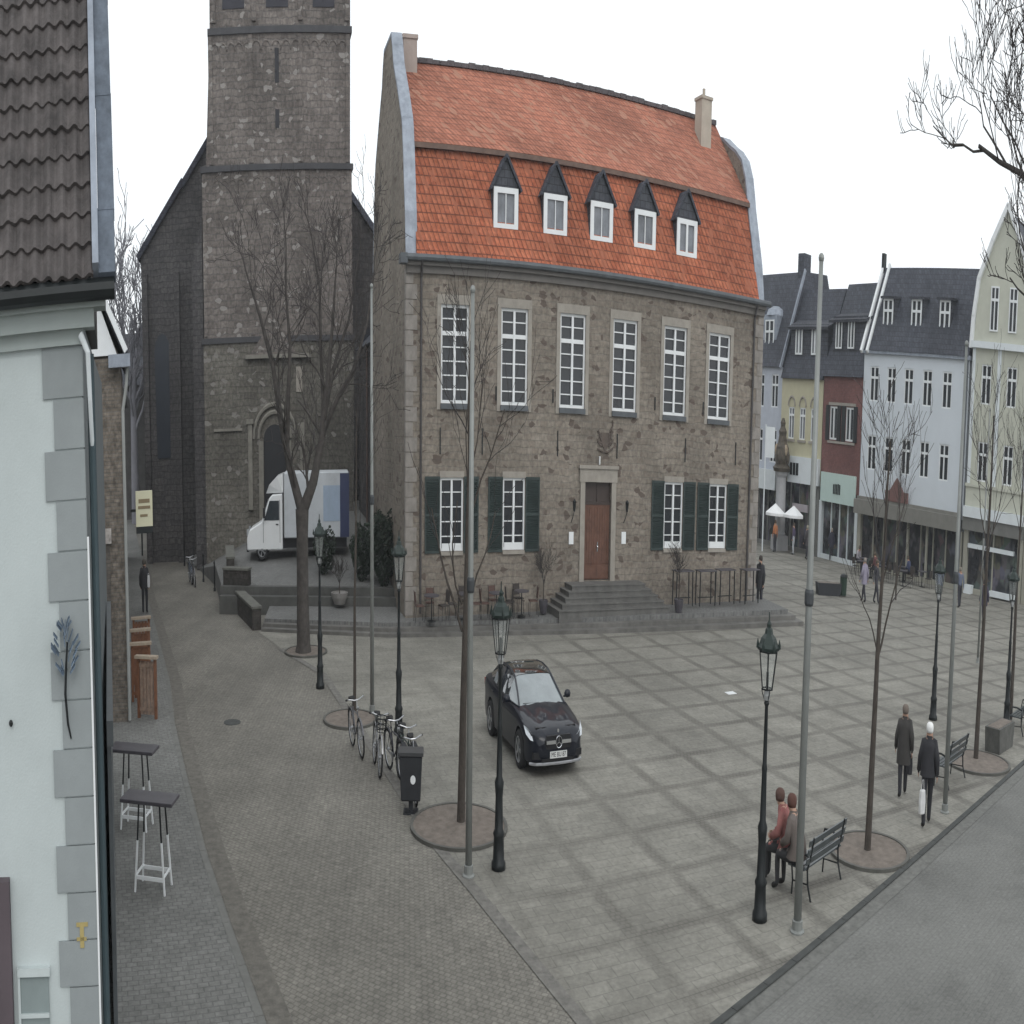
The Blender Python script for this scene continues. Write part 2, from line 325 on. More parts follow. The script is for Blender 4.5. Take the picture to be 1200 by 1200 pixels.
# ================================================================ SETTING: ground
TH = .28
HA = Vector((-2.813, 42.074, 0))                       # foot of the hall front, near its left downspout
HE = Vector((math.cos(TH), math.sin(TH), 0)); HN = Vector((-math.sin(TH), math.cos(TH), 0))
def hall_w(x, y, z=0): return HA+HE*x+HN*y+Vector((0, 0, z))
def ground_mat(name, base, dark, kind):
    m = bpy.data.materials.new(name); m.use_nodes = True; n = m.node_tree; b = n.nodes['Principled BSDF']
    b.inputs['Roughness'].default_value = .82; b.inputs['Specular IOR Level'].default_value = .3
    tc = n.nodes.new('ShaderNodeTexCoord'); P = tc.outputs['Object']
    def M(op, a, bb=None, c=None):
        q = n.nodes.new('ShaderNodeMath'); q.operation = op
        for i, t in enumerate((a, bb, c)):
            if t is None: continue
            if isinstance(t, (int, float)): q.inputs[i].default_value = t
            else: n.links.new(t, q.inputs[i])
        return q.outputs[0]
    def noise(scale, vec=P, detail=5, rough=.6):
        q = n.nodes.new('ShaderNodeTexNoise'); q.inputs['Scale'].default_value = scale; q.inputs['Detail'].default_value = detail; q.inputs['Roughness'].default_value = rough
        n.links.new(vec, q.inputs['Vector']); return q.outputs['Fac']
    def ramp(f, p0, p1, lo, hi):
        q = n.nodes.new('ShaderNodeValToRGB'); q.color_ramp.elements[0].position = p0; q.color_ramp.elements[1].position = p1
        q.color_ramp.elements[0].color = (lo, lo, lo, 1); q.color_ramp.elements[1].color = (hi, hi, hi, 1); n.links.new(f, q.inputs[0]); return q.outputs[0]
    def mulc(a, bb):
        q = n.nodes.new('ShaderNodeMixRGB'); q.blend_type = 'MULTIPLY'; q.inputs[0].default_value = 1; n.links.new(a, q.inputs[1]); n.links.new(bb, q.inputs[2]); return q.outputs[0]
    def mix(f, a, bb):
        q = n.nodes.new('ShaderNodeMixRGB')
        n.links.new(f, q.inputs[0])
        for i, t in ((1, a), (2, bb)):
            if isinstance(t, tuple): q.inputs[i].default_value = (*t, 1)
            else: n.links.new(t, q.inputs[i])
        return q.outputs[0]
    def brick(vec, bw, bh, ms, c1, c2, mo):
        q = n.nodes.new('ShaderNodeTexBrick'); n.links.new(vec, q.inputs['Vector']); q.inputs['Scale'].default_value = 1
        q.inputs['Brick Width'].default_value = bw; q.inputs['Row Height'].default_value = bh; q.inputs['Mortar Size'].default_value = ms; q.inputs['Mortar Smooth'].default_value = .4
        q.inputs['Color1'].default_value = (*c1, 1); q.inputs['Color2'].default_value = (*c2, 1); q.inputs['Mortar'].default_value = (*mo, 1); return q
    def mapping(rot, loc=(0, 0, 0)):
        q = n.nodes.new('ShaderNodeMapping'); q.vector_type = 'TEXTURE'; q.inputs['Rotation'].default_value = (0, 0, rot); q.inputs['Location'].default_value = loc; n.links.new(P, q.inputs[0]); return q.outputs[0]
    k = lambda c, f: tuple(x*f for x in c)
    if kind == 'plaza':
        v = mapping(.30, (5.474, 23.761, 0)); sp = n.nodes.new('ShaderNodeSeparateXYZ'); n.links.new(v, sp.inputs[0])
        wob = M('MULTIPLY', M('SUBTRACT', noise(.8), .5), .16)
        def band(o):
            u = M('ADD', o, wob); u = M('ADD', u, 2.041*200.5); u = M('MODULO', u, 2.041); u = M('ABSOLUTE', M('SUBTRACT', u, 2.041/2))
            return ramp(u, .10, .22, 1, 0)
        bx = M('MAXIMUM', band(sp.outputs[0]), band(sp.outputs[1]))
        br = brick(v, .5, .34, .012, base, k(base, .9), k(base, .72)); c = br.outputs['Color']
        c = mulc(c, ramp(noise(.22, detail=3), .35, .65, .82, 1.12)); c = mulc(c, ramp(noise(9, detail=6), .3, .7, .8, 1.15)); c = mulc(c, ramp(noise(1.4), .35, .68, .88, 1.08))
        cob = brick(v, .13, .12, .02, dark, k(dark, 1.3), k(dark, .6))
        pos = n.nodes.new('ShaderNodeSeparateXYZ'); n.links.new(P, pos.inputs[0])
        west = ramp(M('ADD', M('MULTIPLY', pos.outputs[0], .12), M('MULTIPLY', noise(.15, detail=2), .6)), .2, 1.0, .25, 1)
        fac = M('MULTIPLY', M('MULTIPLY', bx, west), M('MULTIPLY', ramp(noise(.5), .3, .62, .35, 1), .72))
        c = mulc(c, ramp(noise(2.6, detail=7, rough=.75), .58, .72, 1, .78)); c = mulc(c, ramp(noise(.7, detail=7, rough=.7), .30, .42, 1.18, 1)); c = mulc(c, ramp(noise(.45, detail=5, rough=.7), .55, .66, 1, .84))
        c = mix(fac, c, cob.outputs['Color']); hgt = M('ADD', br.outputs['Fac'], M('MULTIPLY', noise(30), .6))
    elif kind == 'street':
        v = mapping(-.45); wn = noise(1.3)
        br = brick(v, .13, .11, .016, base, k(base, .88), k(base, .68)); c = br.outputs['Color']
        c = mulc(c, ramp(noise(.5, detail=7, rough=.72), .52, .66, 1.04, .86)); c = mulc(c, ramp(noise(.18, detail=3), .35, .65, .85, 1.1)); c = mulc(c, ramp(noise(7, detail=6), .3, .7, .68, 1.22)); c = mulc(c, ramp(noise(1.0), .35, .68, .88, 1.08))
        # lengthwise worn tracks
        mp = n.nodes.new('ShaderNodeMapping'); mp.inputs['Rotation'].default_value = (0, 0, -.47); mp.inputs['Scale'].default_value = (.9, .06, 1); n.links.new(P, mp.inputs[0])
        c = mulc(c, ramp(noise(1, mp.outputs[0], 3), .35, .65, .9, 1.08)); hgt = M('ADD', br.outputs['Fac'], M('MULTIPLY', noise(25), .8))
    elif kind == 'pavement':
        v = mapping(.45)
        br = brick(v, .22, .14, .016, base, k(base, .86), k(base, .7)); c = br.outputs['Color']
        c = mulc(c, ramp(noise(.25, detail=3), .35, .65, .85, 1.1)); c = mulc(c, ramp(noise(9, detail=6), .3, .7, .75, 1.18)); hgt = M('ADD', br.outputs['Fac'], M('MULTIPLY', noise(30), .6))
    else:
        v = mapping(.61); br = brick(v, .2, .1, .01, base, k(base, .95), k(base, .86)); c = br.outputs['Color']
        c = mulc(c, ramp(noise(.7, detail=7, rough=.72), .52, .66, 1.04, .88)); c = mulc(c, ramp(noise(.3, detail=3), .35, .65, .85, 1.12)); c = mulc(c, ramp(noise(14, detail=6), .3, .7, .78, 1.16)); hgt = M('ADD', br.outputs['Fac'], M('MULTIPLY', noise(40), .8))
    n.links.new(c, b.inputs['Base Color'])
    bp = n.nodes.new('ShaderNodeBump'); bp.inputs['Strength'].default_value = .35; bp.inputs['Distance'].default_value = .012; bp.invert = True
    n.links.new(hgt, bp.inputs['Height']); n.links.new(bp.outputs[0], b.inputs['Normal'])
    return m
M_plaza = ground_mat('plaza_slabs', (.25, .241, .212), (.105, .098, .086), 'plaza')
M_street = ground_mat('street_setts', (.215, .203, .178), (.1, .1, .1), 'street')
M_pave = ground_mat('pavement_brick', (.205, .205, .195), (.1, .1, .1), 'pavement')
M_road = ground_mat('road_setts', (.165, .165, .155), (.1, .1, .1), 'road')
g = MB(); g.sheet([(-400, -60), (400, -60), (400, 700), (-400, 700)], 0)
tag(g.build('ground', M_street), kind='structure')
pl = [(2.6, 12.7), (1.95, 14.46), (.1, 18.45), (-.95, 20.6), (-3.17, 26.3), (-6.26, 34.05), (-8.94, 37.65), (-10.86, 40.6), (-10, 44), (10, 50), (18, 60), (18, 110), (60, 110), (60, 51.8), (4.79, 14.25)]
g = MB(); g.sheet([(2.9, 12.9)]+pl[1:13]+[(60, 52.2), (18.87, 24.06), (4.79, 14.25)], .008)
tag(g.build('plaza', M_plaza), kind='structure')
rd = [(2.9, 12.9), (4.79, 14.25), (18.87, 24.06), (60, 52.2), (60, -10), (2.9, -10)]
g = MB(); g.sheet(rd, .004); tag(g.build('road', M_road), kind='structure')
def strip(pts, wdt, z, h=0):
    m = MB()
    for i in range(len(pts)-1):
        a, b = Vector((*pts[i], 0)), Vector((*pts[i+1], 0)); d = (b-a).normalized(); nn = Vector((-d.y, d.x, 0))*wdt/2
        L = (b-a).length; k = max(1, int(L/1.0))
        for j in range(k):
            p = a+(b-a)*(j/k); q = a+(b-a)*((j+1)/k)-d*(.015 if h else 0)
            if h: m.obox((p+q)/2+Vector((0, 0, z+h/2)), d, nn.normalized(), (0, 0, 1), (q-p).length/2, wdt/2, h/2)
            else: m.face([p-nn+Vector((0, 0, z)), q-nn+Vector((0, 0, z)), q+nn+Vector((0, 0, z)), p+nn+Vector((0, 0, z))])
    return m
tag(strip([(2.9, 12.9), (4.79, 14.25), (18.87, 24.06), (60, 52.2)], .14, .0, .035).build('kerb', M_rail), kind='structure')
tag(strip([(3.2, 12.85), (5.1, 14.2), (19.15, 23.95), (60.3, 52.0)], .35, .0095).build('gutter_channel', mat('gutter_sett', (.14, .14, .13), .85, var=.3, vscale=6, bump=.4)), kind='structure')
# dark drain line between street and plaza
tag(strip([(2.6, 12.9), (1.9, 14.46), (.05, 18.45), (-1.0, 20.6), (-3.22, 26.3), (-6.31, 34.05), (-8.98, 37.65)], .28, .0125).build('drain_line', mat('drain_sett', (.155, .148, .135), .85, var=.35, vscale=5, bump=.5)), kind='structure')
# pavement on the left, raised by a low kerb
pv = [(-2.9, 12.0), (-3.83, 13.88), (-5.23, 16.45), (-6.68, 19.2), (-8.83, 23.68), (-10.57, 27.4), (-12.49, 31.97), (-16.24, 39.9), (-20, 47.8), (-28, 66), (-40, 92), (-60, 92), (-40, 40), (-12, 4), (0, 4)]
g = MB(); g.sheet(pv, .05)
for i in range(len(pv)-1):
    a, b = pv[i], pv[i+1]
    if i < 10: g.face([(*a, 0), (*b, 0), (*b, .05), (*a, .05)])
tag(g.build('pavement', M_pave), kind='structure')
tag(strip([(x+.06, y) for x, y in pv[:10]], .16, .0, .054).build('pavement_kerb', mat('kerb_stone', (.16, .16, .15), .85, var=.2, vscale=3)), kind='structure')
tag(strip([(x+.38, y+.12) for x, y in pv[:10]], .45, .0065).build('street_gutter', mat('street_gutter_sett', (.135, .126, .11), .85, var=.35, vscale=5, bump=.5)), kind='structure')
# stepped platform of the town hall
def ztop(x, y=0): return .28+.17*max(0, min(1, (x+11)/29))
edge = [(-10.7, 40.6), (-4.2, 40.15), (6.2, 41.9), (18.5, 44.6)]
def platform(name, off, frac, mt):
    m = MB(); e = []
    for i, (x, y) in enumerate(edge): e.append((x-(off if i == 3 else 0), y+off))
    back = [(17.0-off, 53), (10, 58), (-10.5, 56), (-15.3, 50.8)]
    poly = e+[(18.0-off, 48.6)]+back[:0]+[(16.2, 54), (-8, 48), (-11.2, 44.5)]
    zf = lambda x, y: ztop(x)*frac
    m.face([(x, y, zf(x, y)) for x, y in poly])
    for i in range(len(poly)):
        a, b = poly[i], poly[(i+1) % len(poly)]
        m.face([(*a, 0), (*b, 0), (*b, zf(*b)), (*a, zf(*a))])
    return tag(m.build(name, mt), kind='structure')
M_terr = ground_mat('terrace_setts', (.19, .19, .185), (.1, .1, .1), 'pavement')
platform('platform_step', 0, 1/3, M_step); platform('platform_step', .36, 2/3, M_step)
p3 = platform('platform', .72, 1, M_terr)
# churchyard terraces left of the hall
g = MB(); T2 = [(-13.4, 45.4), (-10.6, 44.6), (-6.0, 45.0), (-4.0, 46.2), (-7.5, 58), (-6, 66), (-30, 66), (-31, 74), (-24, 62), (-16.4, 51.6)]
def zt(x, y): return .72+max(0, min(1, (y-45.5)/12))*1.55
def patch(m, poly, zf, skirt=True):
    m.face([(x, y, zf(x, y)) for x, y in poly])
    if skirt:
        for i in range(len(poly)):
            a, b = poly[i], poly[(i+1) % len(poly)]; m.face([(*a, -.1), (*b, -.1), (*b, zf(*b)), (*a, zf(*a))])
N = 14
rowl = [(-14.1, 44.9), (-16.6, 51.6), (-19.5, 57), (-23.5, 63), (-29, 74)]
rowr = [(-3.6, 45.2), (-5.2, 51), (-6, 57), (-6, 63), (-6, 74)]
rowz = [.80, 1.42, 2.1, 2.35, 2.6]; rowzl = [.80, .75, .1, .03, .03]
def lerp(a, b, t): return a+(b-a)*t
for i in range(4):
    for k in range(N):
        q = []
        for (ii, kk) in ((i, k), (i, k+1), (i+1, k+1), (i+1, k)):
            t = kk/N; x = lerp(rowl[ii][0], rowr[ii][0], t); y = lerp(rowl[ii][1], rowr[ii][1], t); z = lerp(rowzl[ii], rowz[ii], min(1, t*(5 if ii < 2 else 1.8))); q.append((x, y, z))
        g.face(q)
g.face([(*rowl[0], 0), (*rowr[0], 0), (*rowr[0], .8), (*rowl[0], .8)])
for i in range(4): g.face([(*rowl[i], 0), (*rowl[i+1], 0), (*rowl[i+1], rowzl[i+1]), (*rowl[i], rowzl[i])])
tag(g.build('churchyard_terrace', M_terr), kind='structure')
g = MB(); g.bar((-14.1, 44.75, .40), (-3.9, 45.05, .41), .4, .84); g.bar((-14.0, 44.3, .28), (-3.9, 44.6, .29), .4, .58)
tag(g.build('terrace_step', mat('dark_step', (.085, .085, .08), .85, var=.25, vscale=2, bump=.3)), kind='structure')

def local(o, loc, rz): o.location = loc; o.rotation_euler = (0, 0, rz); return o
# ================================================================ TOWN HALL
hall = thing('town_hall', 'rubble stone town hall with orange tiled mansard roof and five dormers', 'town hall', HA, TH)
XL, XR, D, ZE = -.75, 20.1, 10.4, 10.25
UW = [1.74, 4.87, 8.08, 11.12, 14.22, 17.12]; LW = [1.62, 4.93, 14.33, 17.28]; DX = 9.68
holes = [(x-.72, x+.72, 6.38, 9.12) for x in UW]+[(x-.6, x+.6, 2.2, 4.3) for x in LW]+[(DX-.78, DX+.78, 1.24, 4.22)]
m = MB(); wall_holes(m, XL, XR, -.1, ZE, holes, 0, .2)
m.face([(XL, 0, -.1), (XL, D, -.1), (XL, D, ZE), (XL, 0, ZE)]); m.face([(XR, 0, -.1), (XR, D, -.1), (XR, D, ZE), (XR, 0, ZE)]); m.face([(XL, D, -.1), (XR, D, -.1), (XR, D, ZE), (XL, D, ZE)])
m.build('wall', M_hall, hall)
# dark interior so the panes do not look through
m = MB(); m.box(XL+.3, XR-.3, .45, D-.3, .1, ZE-.1); m.build('interior', mat('dark_interior', (.02, .02, .022), .9), hall)
prof = [(0, ZE), (.25, 11.6), (.75, 13.3), (1.0, 14.0), (1.15, 14.25), (2.3, 15.3), (3.4, 16.2), (3.75, 16.8), (4.1, 17.2), (6.3, 17.2), (6.65, 16.8), (7.0, 16.2), (8.1, 15.3), (9.25, 14.25), (9.4, 14.0), (9.65, 13.3), (10.15, 11.6), (D, ZE)]
profr = [(0, ZE), (.35, 11.6), (1.15, 13.4), (1.3, 13.85), (1.55, 14.5), (2.0, 15.1), (2.7, 15.5), (3.4, 15.75), (4.2, 16.1), (5.2, 16.3), (6.2, 16.1), (7.0, 15.75), (7.7, 15.5), (8.4, 15.1), (8.85, 14.5), (9.1, 13.85), (9.25, 13.4), (10.05, 11.6), (D, ZE)]
for (a, b, pf) in ((XL, XL+.55, prof), (XR-.55, XR, profr)):
    m = MB(); m.prism([(y, z) for y, z in pf], 'x', a, b); gw = m.build('gable', M_hall, hall)
    c = MB()
    for i in range(len(pf)-1):
        p, q = pf[i], pf[i+1]; c.bar(((a+b)/2, p[0], p[1]+.04), ((a+b)/2, q[0], q[1]+.04), .68, .09, up=(1, 0, 0)) if False else c.obox(((a+b)/2, (p[0]+q[0])/2, (p[1]+q[1])/2), (1, 0, 0), (0, q[0]-p[0], q[1]-p[1]), (0, -(q[1]-p[1]), q[0]-p[0]), .29, math.hypot(q[0]-p[0], q[1]-p[1])/2+.02, .055)
    c.build('coping', M_zinc, gw)
# roof planes
xa, xb = XL+.5, XR-.5; YB, ZB, YR, ZR = 1.3, 13.62, 5.2, 16.72
m = MB()
m.prism([(-.28, ZE+.08), (-.05, 10.75), (YB, ZB), (YB+.15, ZB-.1), (.3, ZE)], 'x', xa, xb)
m.prism([(D+.28, ZE+.08), (D+.05, 10.75), (D-YB, ZB), (D-YB-.15, ZB-.1), (D-.3, ZE)], 'x', xa, xb)
m.build('lower_roof', M_tile, hall)
m = MB(); m.prism([(YB-.22, ZB+.02), (YR, ZR), (D-YB+.22, ZB+.02), (D-YB, ZB-.12), (YR, ZR-.3), (YB, ZB-.12)], 'x', xa, xb)
m.build('upper_roof', M_tile_up, hall)
m = MB(); rnd = random.Random(3)
x = xa
while x < xb:
    m.box(x, min(x+.38, xb), YR-.14, YR+.14, ZR-.03, ZR+.09+rnd.random()*.05); x += .4
m.build('ridge', mat('ridge_tile', (.09, .08, .085), .8, var=.3), hall)
m = MB(); x = xa
m.box(xa, xb, YB-.27, YB-.2, ZB-.14, ZB+.0); m.build('roof_break', mat('roof_break_tile', (.15, .10, .08), .8, var=.3), hall)
# cornice + gutter
m = MB(); m.box(XL, XR, -.12, 0.02, 9.92, 10.12); m.box(XL-.02, XR+.02, -.26, .02, 10.12, 10.27); m.build('cornice', mat('grey_cornice', (.15, .14, .13), .7, var=.15), hall)
m = MB(); m.tube([(XL-.1, -.36, 10.32), (XR+.25, -.36, 10.32)], .1, 8); m.box(XL-.35, XL+.0, -.45, .1, 10.15, 10.42)
gt = m.build('gutter', M_gutter, hall)
for x in (0.0, 19.42):
    m = MB(); m.tube([(x, -.36, 10.25), (x, -.1, 9.8), (x, -.07, .9), (x, -.07, .45)], .055, 8); m.build('downspout', mat('downspout_grey', (.075, .07, .07), .6, .2), hall)
# corner stones
for side, x in ((0, XL), (1, XR)):
    m = MB(); z = .4; k = 0
    while z < 9.7:
        h = .42; wd = .55 if k % 2 else .36
        if side == 0: m.box(x-.02, x+wd, -.025, .3, z, z+h-.02)
        else: m.box(x-wd, x+.02, -.025, .3, z, z+h-.02)
        z += h; k += 1
    m.build('corner_stones', M_trim_d, hall)
for i, x in enumerate(UW):
    m = MB(); m.box(x-.92, x-.72, -.04, .02, 6.2, 9.3); m.box(x+.72, x+.92, -.04, .02, 6.2, 9.3); m.box(x-.92, x+.92, -.05, .02, 9.12, 9.38)
    m.build('window_surround', M_trim, hall)
    fr = window(hall, x-.72, x+.72, 6.38, 9.12, .12, M_white, M_glass if i != 3 else M_glass, 2, 7, .71, .09, .035, .11)
    m = MB(); m.box(x-.74, x+.74, -.12, .1, 6.22, 6.375); m.build('sill', M_gutter, fr)
for i, x in enumerate(LW):
    m = MB(); m.box(x-.64, x+.64, -.05, .02, 4.3, 4.48); m.build('lintel', M_trim, hall)
    m = MB(); m.box(x-.6, x+.6, -.06, .02, 2.08, 2.19); m.build('stone_sill', M_trim, hall)
    fr = window(hall, x-.6, x+.6, 2.2, 4.3, .1, M_white, M_glass, 2, 5, None, .08, .03, .1)
    m = MB(); m.box(x-.5, x+.5, .005, .06, 2.21, 2.42); m.build('sill', M_white, fr)
    for s in (-1, 1):
        m = MB(); a = x+s*.62; b = x+s*1.4; lo, hi = min(a, b), max(a, b)
        m.box(lo, lo+.07, -.07, -.02, 2.15, 4.33); m.box(hi-.07, hi, -.07, -.02, 2.15, 4.33)
        for zz in (2.15, 3.2, 4.25): m.box(lo+.07, hi-.07, -.07, -.02, zz, zz+.08)
        z = 2.25
        while z < 4.23:
            m.obox(((lo+hi)/2, -.045, z), (1, 0, 0), (0, 1, .6), (0, -.6, 1), (hi-lo)/2-.07, .022, .006); z += .055
        m.box(lo+.06, hi-.06, -.03, -.02, 2.2, 4.28)
        m.build('shutter', M_shut, hall)
# door with stone frame and transom
m = MB(); m.box(DX-1.05, DX-.78, -.08, .03, 1.2, 4.5); m.box(DX+.78, DX+1.05, -.08, .03, 1.2, 4.5); m.box(DX-1.1, DX+1.1, -.1, .03, 4.22, 4.62); m.box(DX-1.15, DX+1.15, -.16, .03, 4.62, 4.72)
m.build('door_surround', M_trim, hall)
m = MB(); m.box(DX-.76, DX+.76, .12, .16, 1.26, 3.55)
for s in (-1, 1):
    x0 = DX+(s-1)*.38+.02
    for k in range(5): m.box(x0+.02+k*.145, x0+.13+k*.145, .10, .12, 1.75, 3.45)
    m.box(x0+.02, x0+.71, .095, .12, 1.3, 1.68)
door = m.build('door', M_door, hall)
m = MB(); m.sphere((DX+.06, .07, 2.25), .04); m.box(DX+.03, DX+.09, .09, .1, 2.1, 2.4); m.build('handle', M_chrome, door)
m = MB(); m.box(DX-.76, DX+.76, .14, .17, 3.6, 4.22); m.box(DX-.76, DX+.76, .1, .16, 3.53, 3.62); m.box(DX-.02, DX+.02, .1, .16, 3.62, 4.22)
m.build('transom_window', mat('door_transom', (.05, .035, .03), .4), hall)
# coat of arms in iron and stone above the door
m = MB()
cx, cz = DX+.35, 5.45; _i0 = 0
m.prism([(cx-.28, cz+.35), (cx+.28, cz+.35), (cx+.28, cz-.05), (cx, cz-.42), (cx-.28, cz-.05)], 'y', -.08, -.02)
for s in (-1, 1):
    for k in range(5):
        a = .5+k*.38; m.tube([(cx+s*.25, -.06, cz-.2+k*.1), (cx+s*(.45+.1*math.sin(k*2)), -.08, cz-.1+k*.13), (cx+s*(.5+.12*math.cos(k*2.3)), -.06, cz+.1+k*.1)], [.05, .04, .02], 6)
m.tube([(cx-.55, -.06, cz-.3), (cx-.2, -.09, cz-.42), (cx+.2, -.09, cz-.42), (cx+.6, -.06, cz-.25)], .045, 6)
m.tube([(cx+.35, -.06, cz+.4), (cx+.55, -.06, cz+.65), (cx+.52, -.06, cz+.85)], .05, 6)
m.v = [(cx+(x-cx)*.8, y*.6, cz+(z-cz)*.75) for x, y, z in m.v]; m.build('coat_of_arms', mat('arms_iron', (.10, .078, .065), .7, var=.3), hall)
# iron wall anchors
for x in (1.0, 3.2, 7.3, 10.75, 15.0, 18.4):
    m = MB(); m.box(x-.025, x+.025, -.05, -.01, 4.95, 5.7); m.build('wall_anchor', M_dark, hall)
for x in (3.9, 7.0, 13.0, 16.1):
    m = MB(); m.box(x-.03, x+.03, -.05, -.01, 6.5, 6.9); m.build('wall_anchor', M_dark, hall)
for x in (8.15, 11.25):
    m = MB(); m.box(x-.13, x+.13, -.05, -.01, 2.35, 2.72); m.build('notice_plate', M_white, hall)
    m = MB(); m.tube([(x-.02, -.03, 3.0), (x, -.2, 3.15), (x+.05, -.28, 3.35)], .02, 6); m.lathe([(.05, 0), (.09, .25), (.1, .28), (.02, .36)], (x+.05, -.28, 3.35), 8); m.build('wall_lantern', M_dark, hall)
m = MB(); m.box(DX+.0, DX+.05, -.12, -.02, 4.75, 5.0); m.build('door_light', M_white, hall)
# dormers
for k, x in enumerate((4.42, 7.1, 9.72, 12.3, 14.92)):
    dm = MB(); y0 = .28; w2 = .68; zb, ze, zp = 11.3, 12.5, 13.3
    # cheeks and gable front
    dm.box(x-w2, x-w2+.1, y0, 1.5, zb, ze); dm.box(x+w2-.1, x+w2, y0, 1.5, zb, ze)
    dm.prism([(x-w2, ze), (x+w2, ze), (x, zp)], 'y', y0+.02, y0+.12)
    dm.box(x-w2, x+w2, y0, y0+.3, zb-.1, zb)
    d = dm.build('dormer', M_slate, hall)
    r = MB()
    for s in (-1, 1):
        r.face([(x+s*(w2+.14), y0-.12, ze-.1), (x, y0-.12, zp+.08), (x, 2.0, zp+.08), (x+s*(w2+.14), 1.6, ze-.1)])
        r.obox((x+s*(w2+.14)/2, y0-.1, (ze+zp)/2), (s*(w2+.14), 0, -(zp-ze+.18)), (0, 1, 0), (s*(zp-ze+.18), 0, w2+.14), math.hypot(w2+.14, zp-ze+.18)/2, .02, .05)
    r.build('dormer_roof', M_slate2, d)
    wm = MB(); a, b, c, e = x-w2+.03, x+w2-.03, zb+.02, ze-.02; f = .2
    wm.box(a, a+f, y0-.05, y0+.02, c, e); wm.box(b-f, b, y0-.05, y0+.02, c, e); wm.box(a+f, b-f, y0-.05, y0+.02, c, c+.16); wm.box(a+f, b-f, y0-.05, y0+.02, e-.16, e)
    if k == 4: wm.box(x-.06, x+.06, y0-.05, y0+.02, c+.16, e-.16)
    else: wm.box(x-.02, x+.02, y0-.03, y0+.02, c+.16, e-.16)
    wf = wm.build('window_frame', M_white, d)
    g = MB(); g.box(a+.1, b-.1, y0+.03, y0+.05, c+.1, e-.1); g.build('pane', M_glass_l, d)
# chimneys
m = MB(); m.box(.0, .75, 4.6, 5.5, 15.8, 17.25); m.box(-.05, .8, 4.55, 5.55, 17.25, 17.37); m.build('chimney', mat('chimney_render', (.36, .30, .27), .85, var=.12, vscale=2), hall)
m = MB(); m.box(17.65, 18.35, 3.6, 4.4, 14.6, 17.1); m.box(17.6, 18.4, 3.55, 4.45, 17.1, 17.2); m.tube([(18, 4, 17.2), (18, 4, 17.5)], .09, 8)
m.build('chimney', mat('chimney_ochre', (.42, .37, .31), .85, var=.12, vscale=2), hall)
# door stairs, a pyramid of five steps
st = thing('door_stairs', 'dark stone steps up to the wooden town hall door', 'stairs', hall_w(10.0, 0), TH)
for k in range(5):
    z1 = .45+.155*(k+1); o = (4-k)*.22
    m = MB(); m.box(-2.15-o*1.2, 2.15+o*1.2, -1.0-o, -.005, .2, z1-.04); m.box(-2.18-o*1.2, 2.18+o*1.2, -1.03-o, -.005, z1-.04, z1-.002*k); m.build('step', mat('dark_stair_stone', (.125, .122, .115), .8, var=.25, vscale=2, bump=.3), st)
# rear wing
rw = thing('rear_wing', 'dark low wing behind the left gable of the town hall', 'building', hall_w(1.8, 10.4), TH)
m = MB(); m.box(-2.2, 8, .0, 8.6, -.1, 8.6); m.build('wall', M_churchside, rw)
m = MB(); m.prism([(-2.5, 8.6), (8.3, 8.6), (2.8, 11.6)], 'y', 0.02, 8.8); m.build('roof', M_slate, rw)
m = MB(); m.tube([(-2.32, 4, 8.6), (-2.32, 4, .5)], .07, 8); m.build('downspout', mat('brown_pipe', (.09, .06, .05), .6), rw)

# ================================================================ CHURCH
CT = -.28                                               # faces the camera side
church = thing('church_tower', 'tall grey tuff church tower left of the town hall', 'church tower', (-13.88, 58.43, 0), .262)
# local: x across (0 = tower centre), y away
m = MB(); hw = 5.3
m.box(-hw, hw, 0, 10.4, -.1, 9.1); m.build('lower_stage', M_tower_low, church)
m = MB(); m.prism([(-hw+.05, 9.1), (-hw+.2, 15.7), (hw-.1, 15.7), (hw-.05, 9.1)], 'y', .05, 10.3); m.build('middle_stage', M_tower, church)
m = MB(); m.prism([(-hw+.35, 15.7), (-hw+.75, 21.0), (-hw+.9, 30), (hw-.1, 30), (hw-.2, 15.7)], 'y', .15, 10.2); m.build('upper_stage', M_tower, church)
m = MB()
for z, o in ((9.1, .02), (15.7, .1)): m.box(-hw-.12+o, hw+.12-o*1.2, -.1, 10.4, z-.1, z+.12)
m.box(-hw+.6, hw-.05, .02, 10.3, 20.75, 21.0)
m.build('string_course', mat('dark_course', (.06, .06, .065), .85, var=.2), church)
# lesenes and blind arches of the upper stages
m = MB()
for z0, z1, y in ((15.9, 20.7, .05), (9.3, 15.55, -.03)):
    for x in (-4.55, -1.75, 1.65, 4.95) if z0 > 12 else (-5.1, -1.8, 1.8, 5.0): m.box(x-.13, x+.13, y, y+.2, z0, z1)
    for a, b in ((-4.5, -1.7), (-1.7, 1.7), (1.7, 4.9)):
        n = 5
        for k in range(n):
            xm = a+(b-a)*(k+.5)/n; ww = (b-a)/n*.5
            pts = [(xm+ww*math.cos(t), y+.1, z1-.55+ww*math.sin(t)) for t in [math.pi*j/6 for j in range(7)]]
            m.tube(pts, .055, 5)
for z0, z1 in ((21.2, 26),):
    for x in (-4.3, -1.5, 1.7, 4.9): m.box(x-.15, x+.15, .0, .2, z0, z1)
m.build('lesenes', M_tower, church)
m = MB()
for x in (-2.9, .1, 3.3): m.box(x-.75, x+.75, .1, .16, 21.7, 25)
m.build('bell_opening', mat('louvre', (.035, .035, .045), .8), church)
m = MB()
for x, z0, z1 in ((.05, 18.9, 20.2), (.05, 17.2, 17.9)): m.box(x-.14, x+.14, .12, .16, z0, z1)
m.build('slit_window', mat('slit', (.03, .03, .035), .8), church)
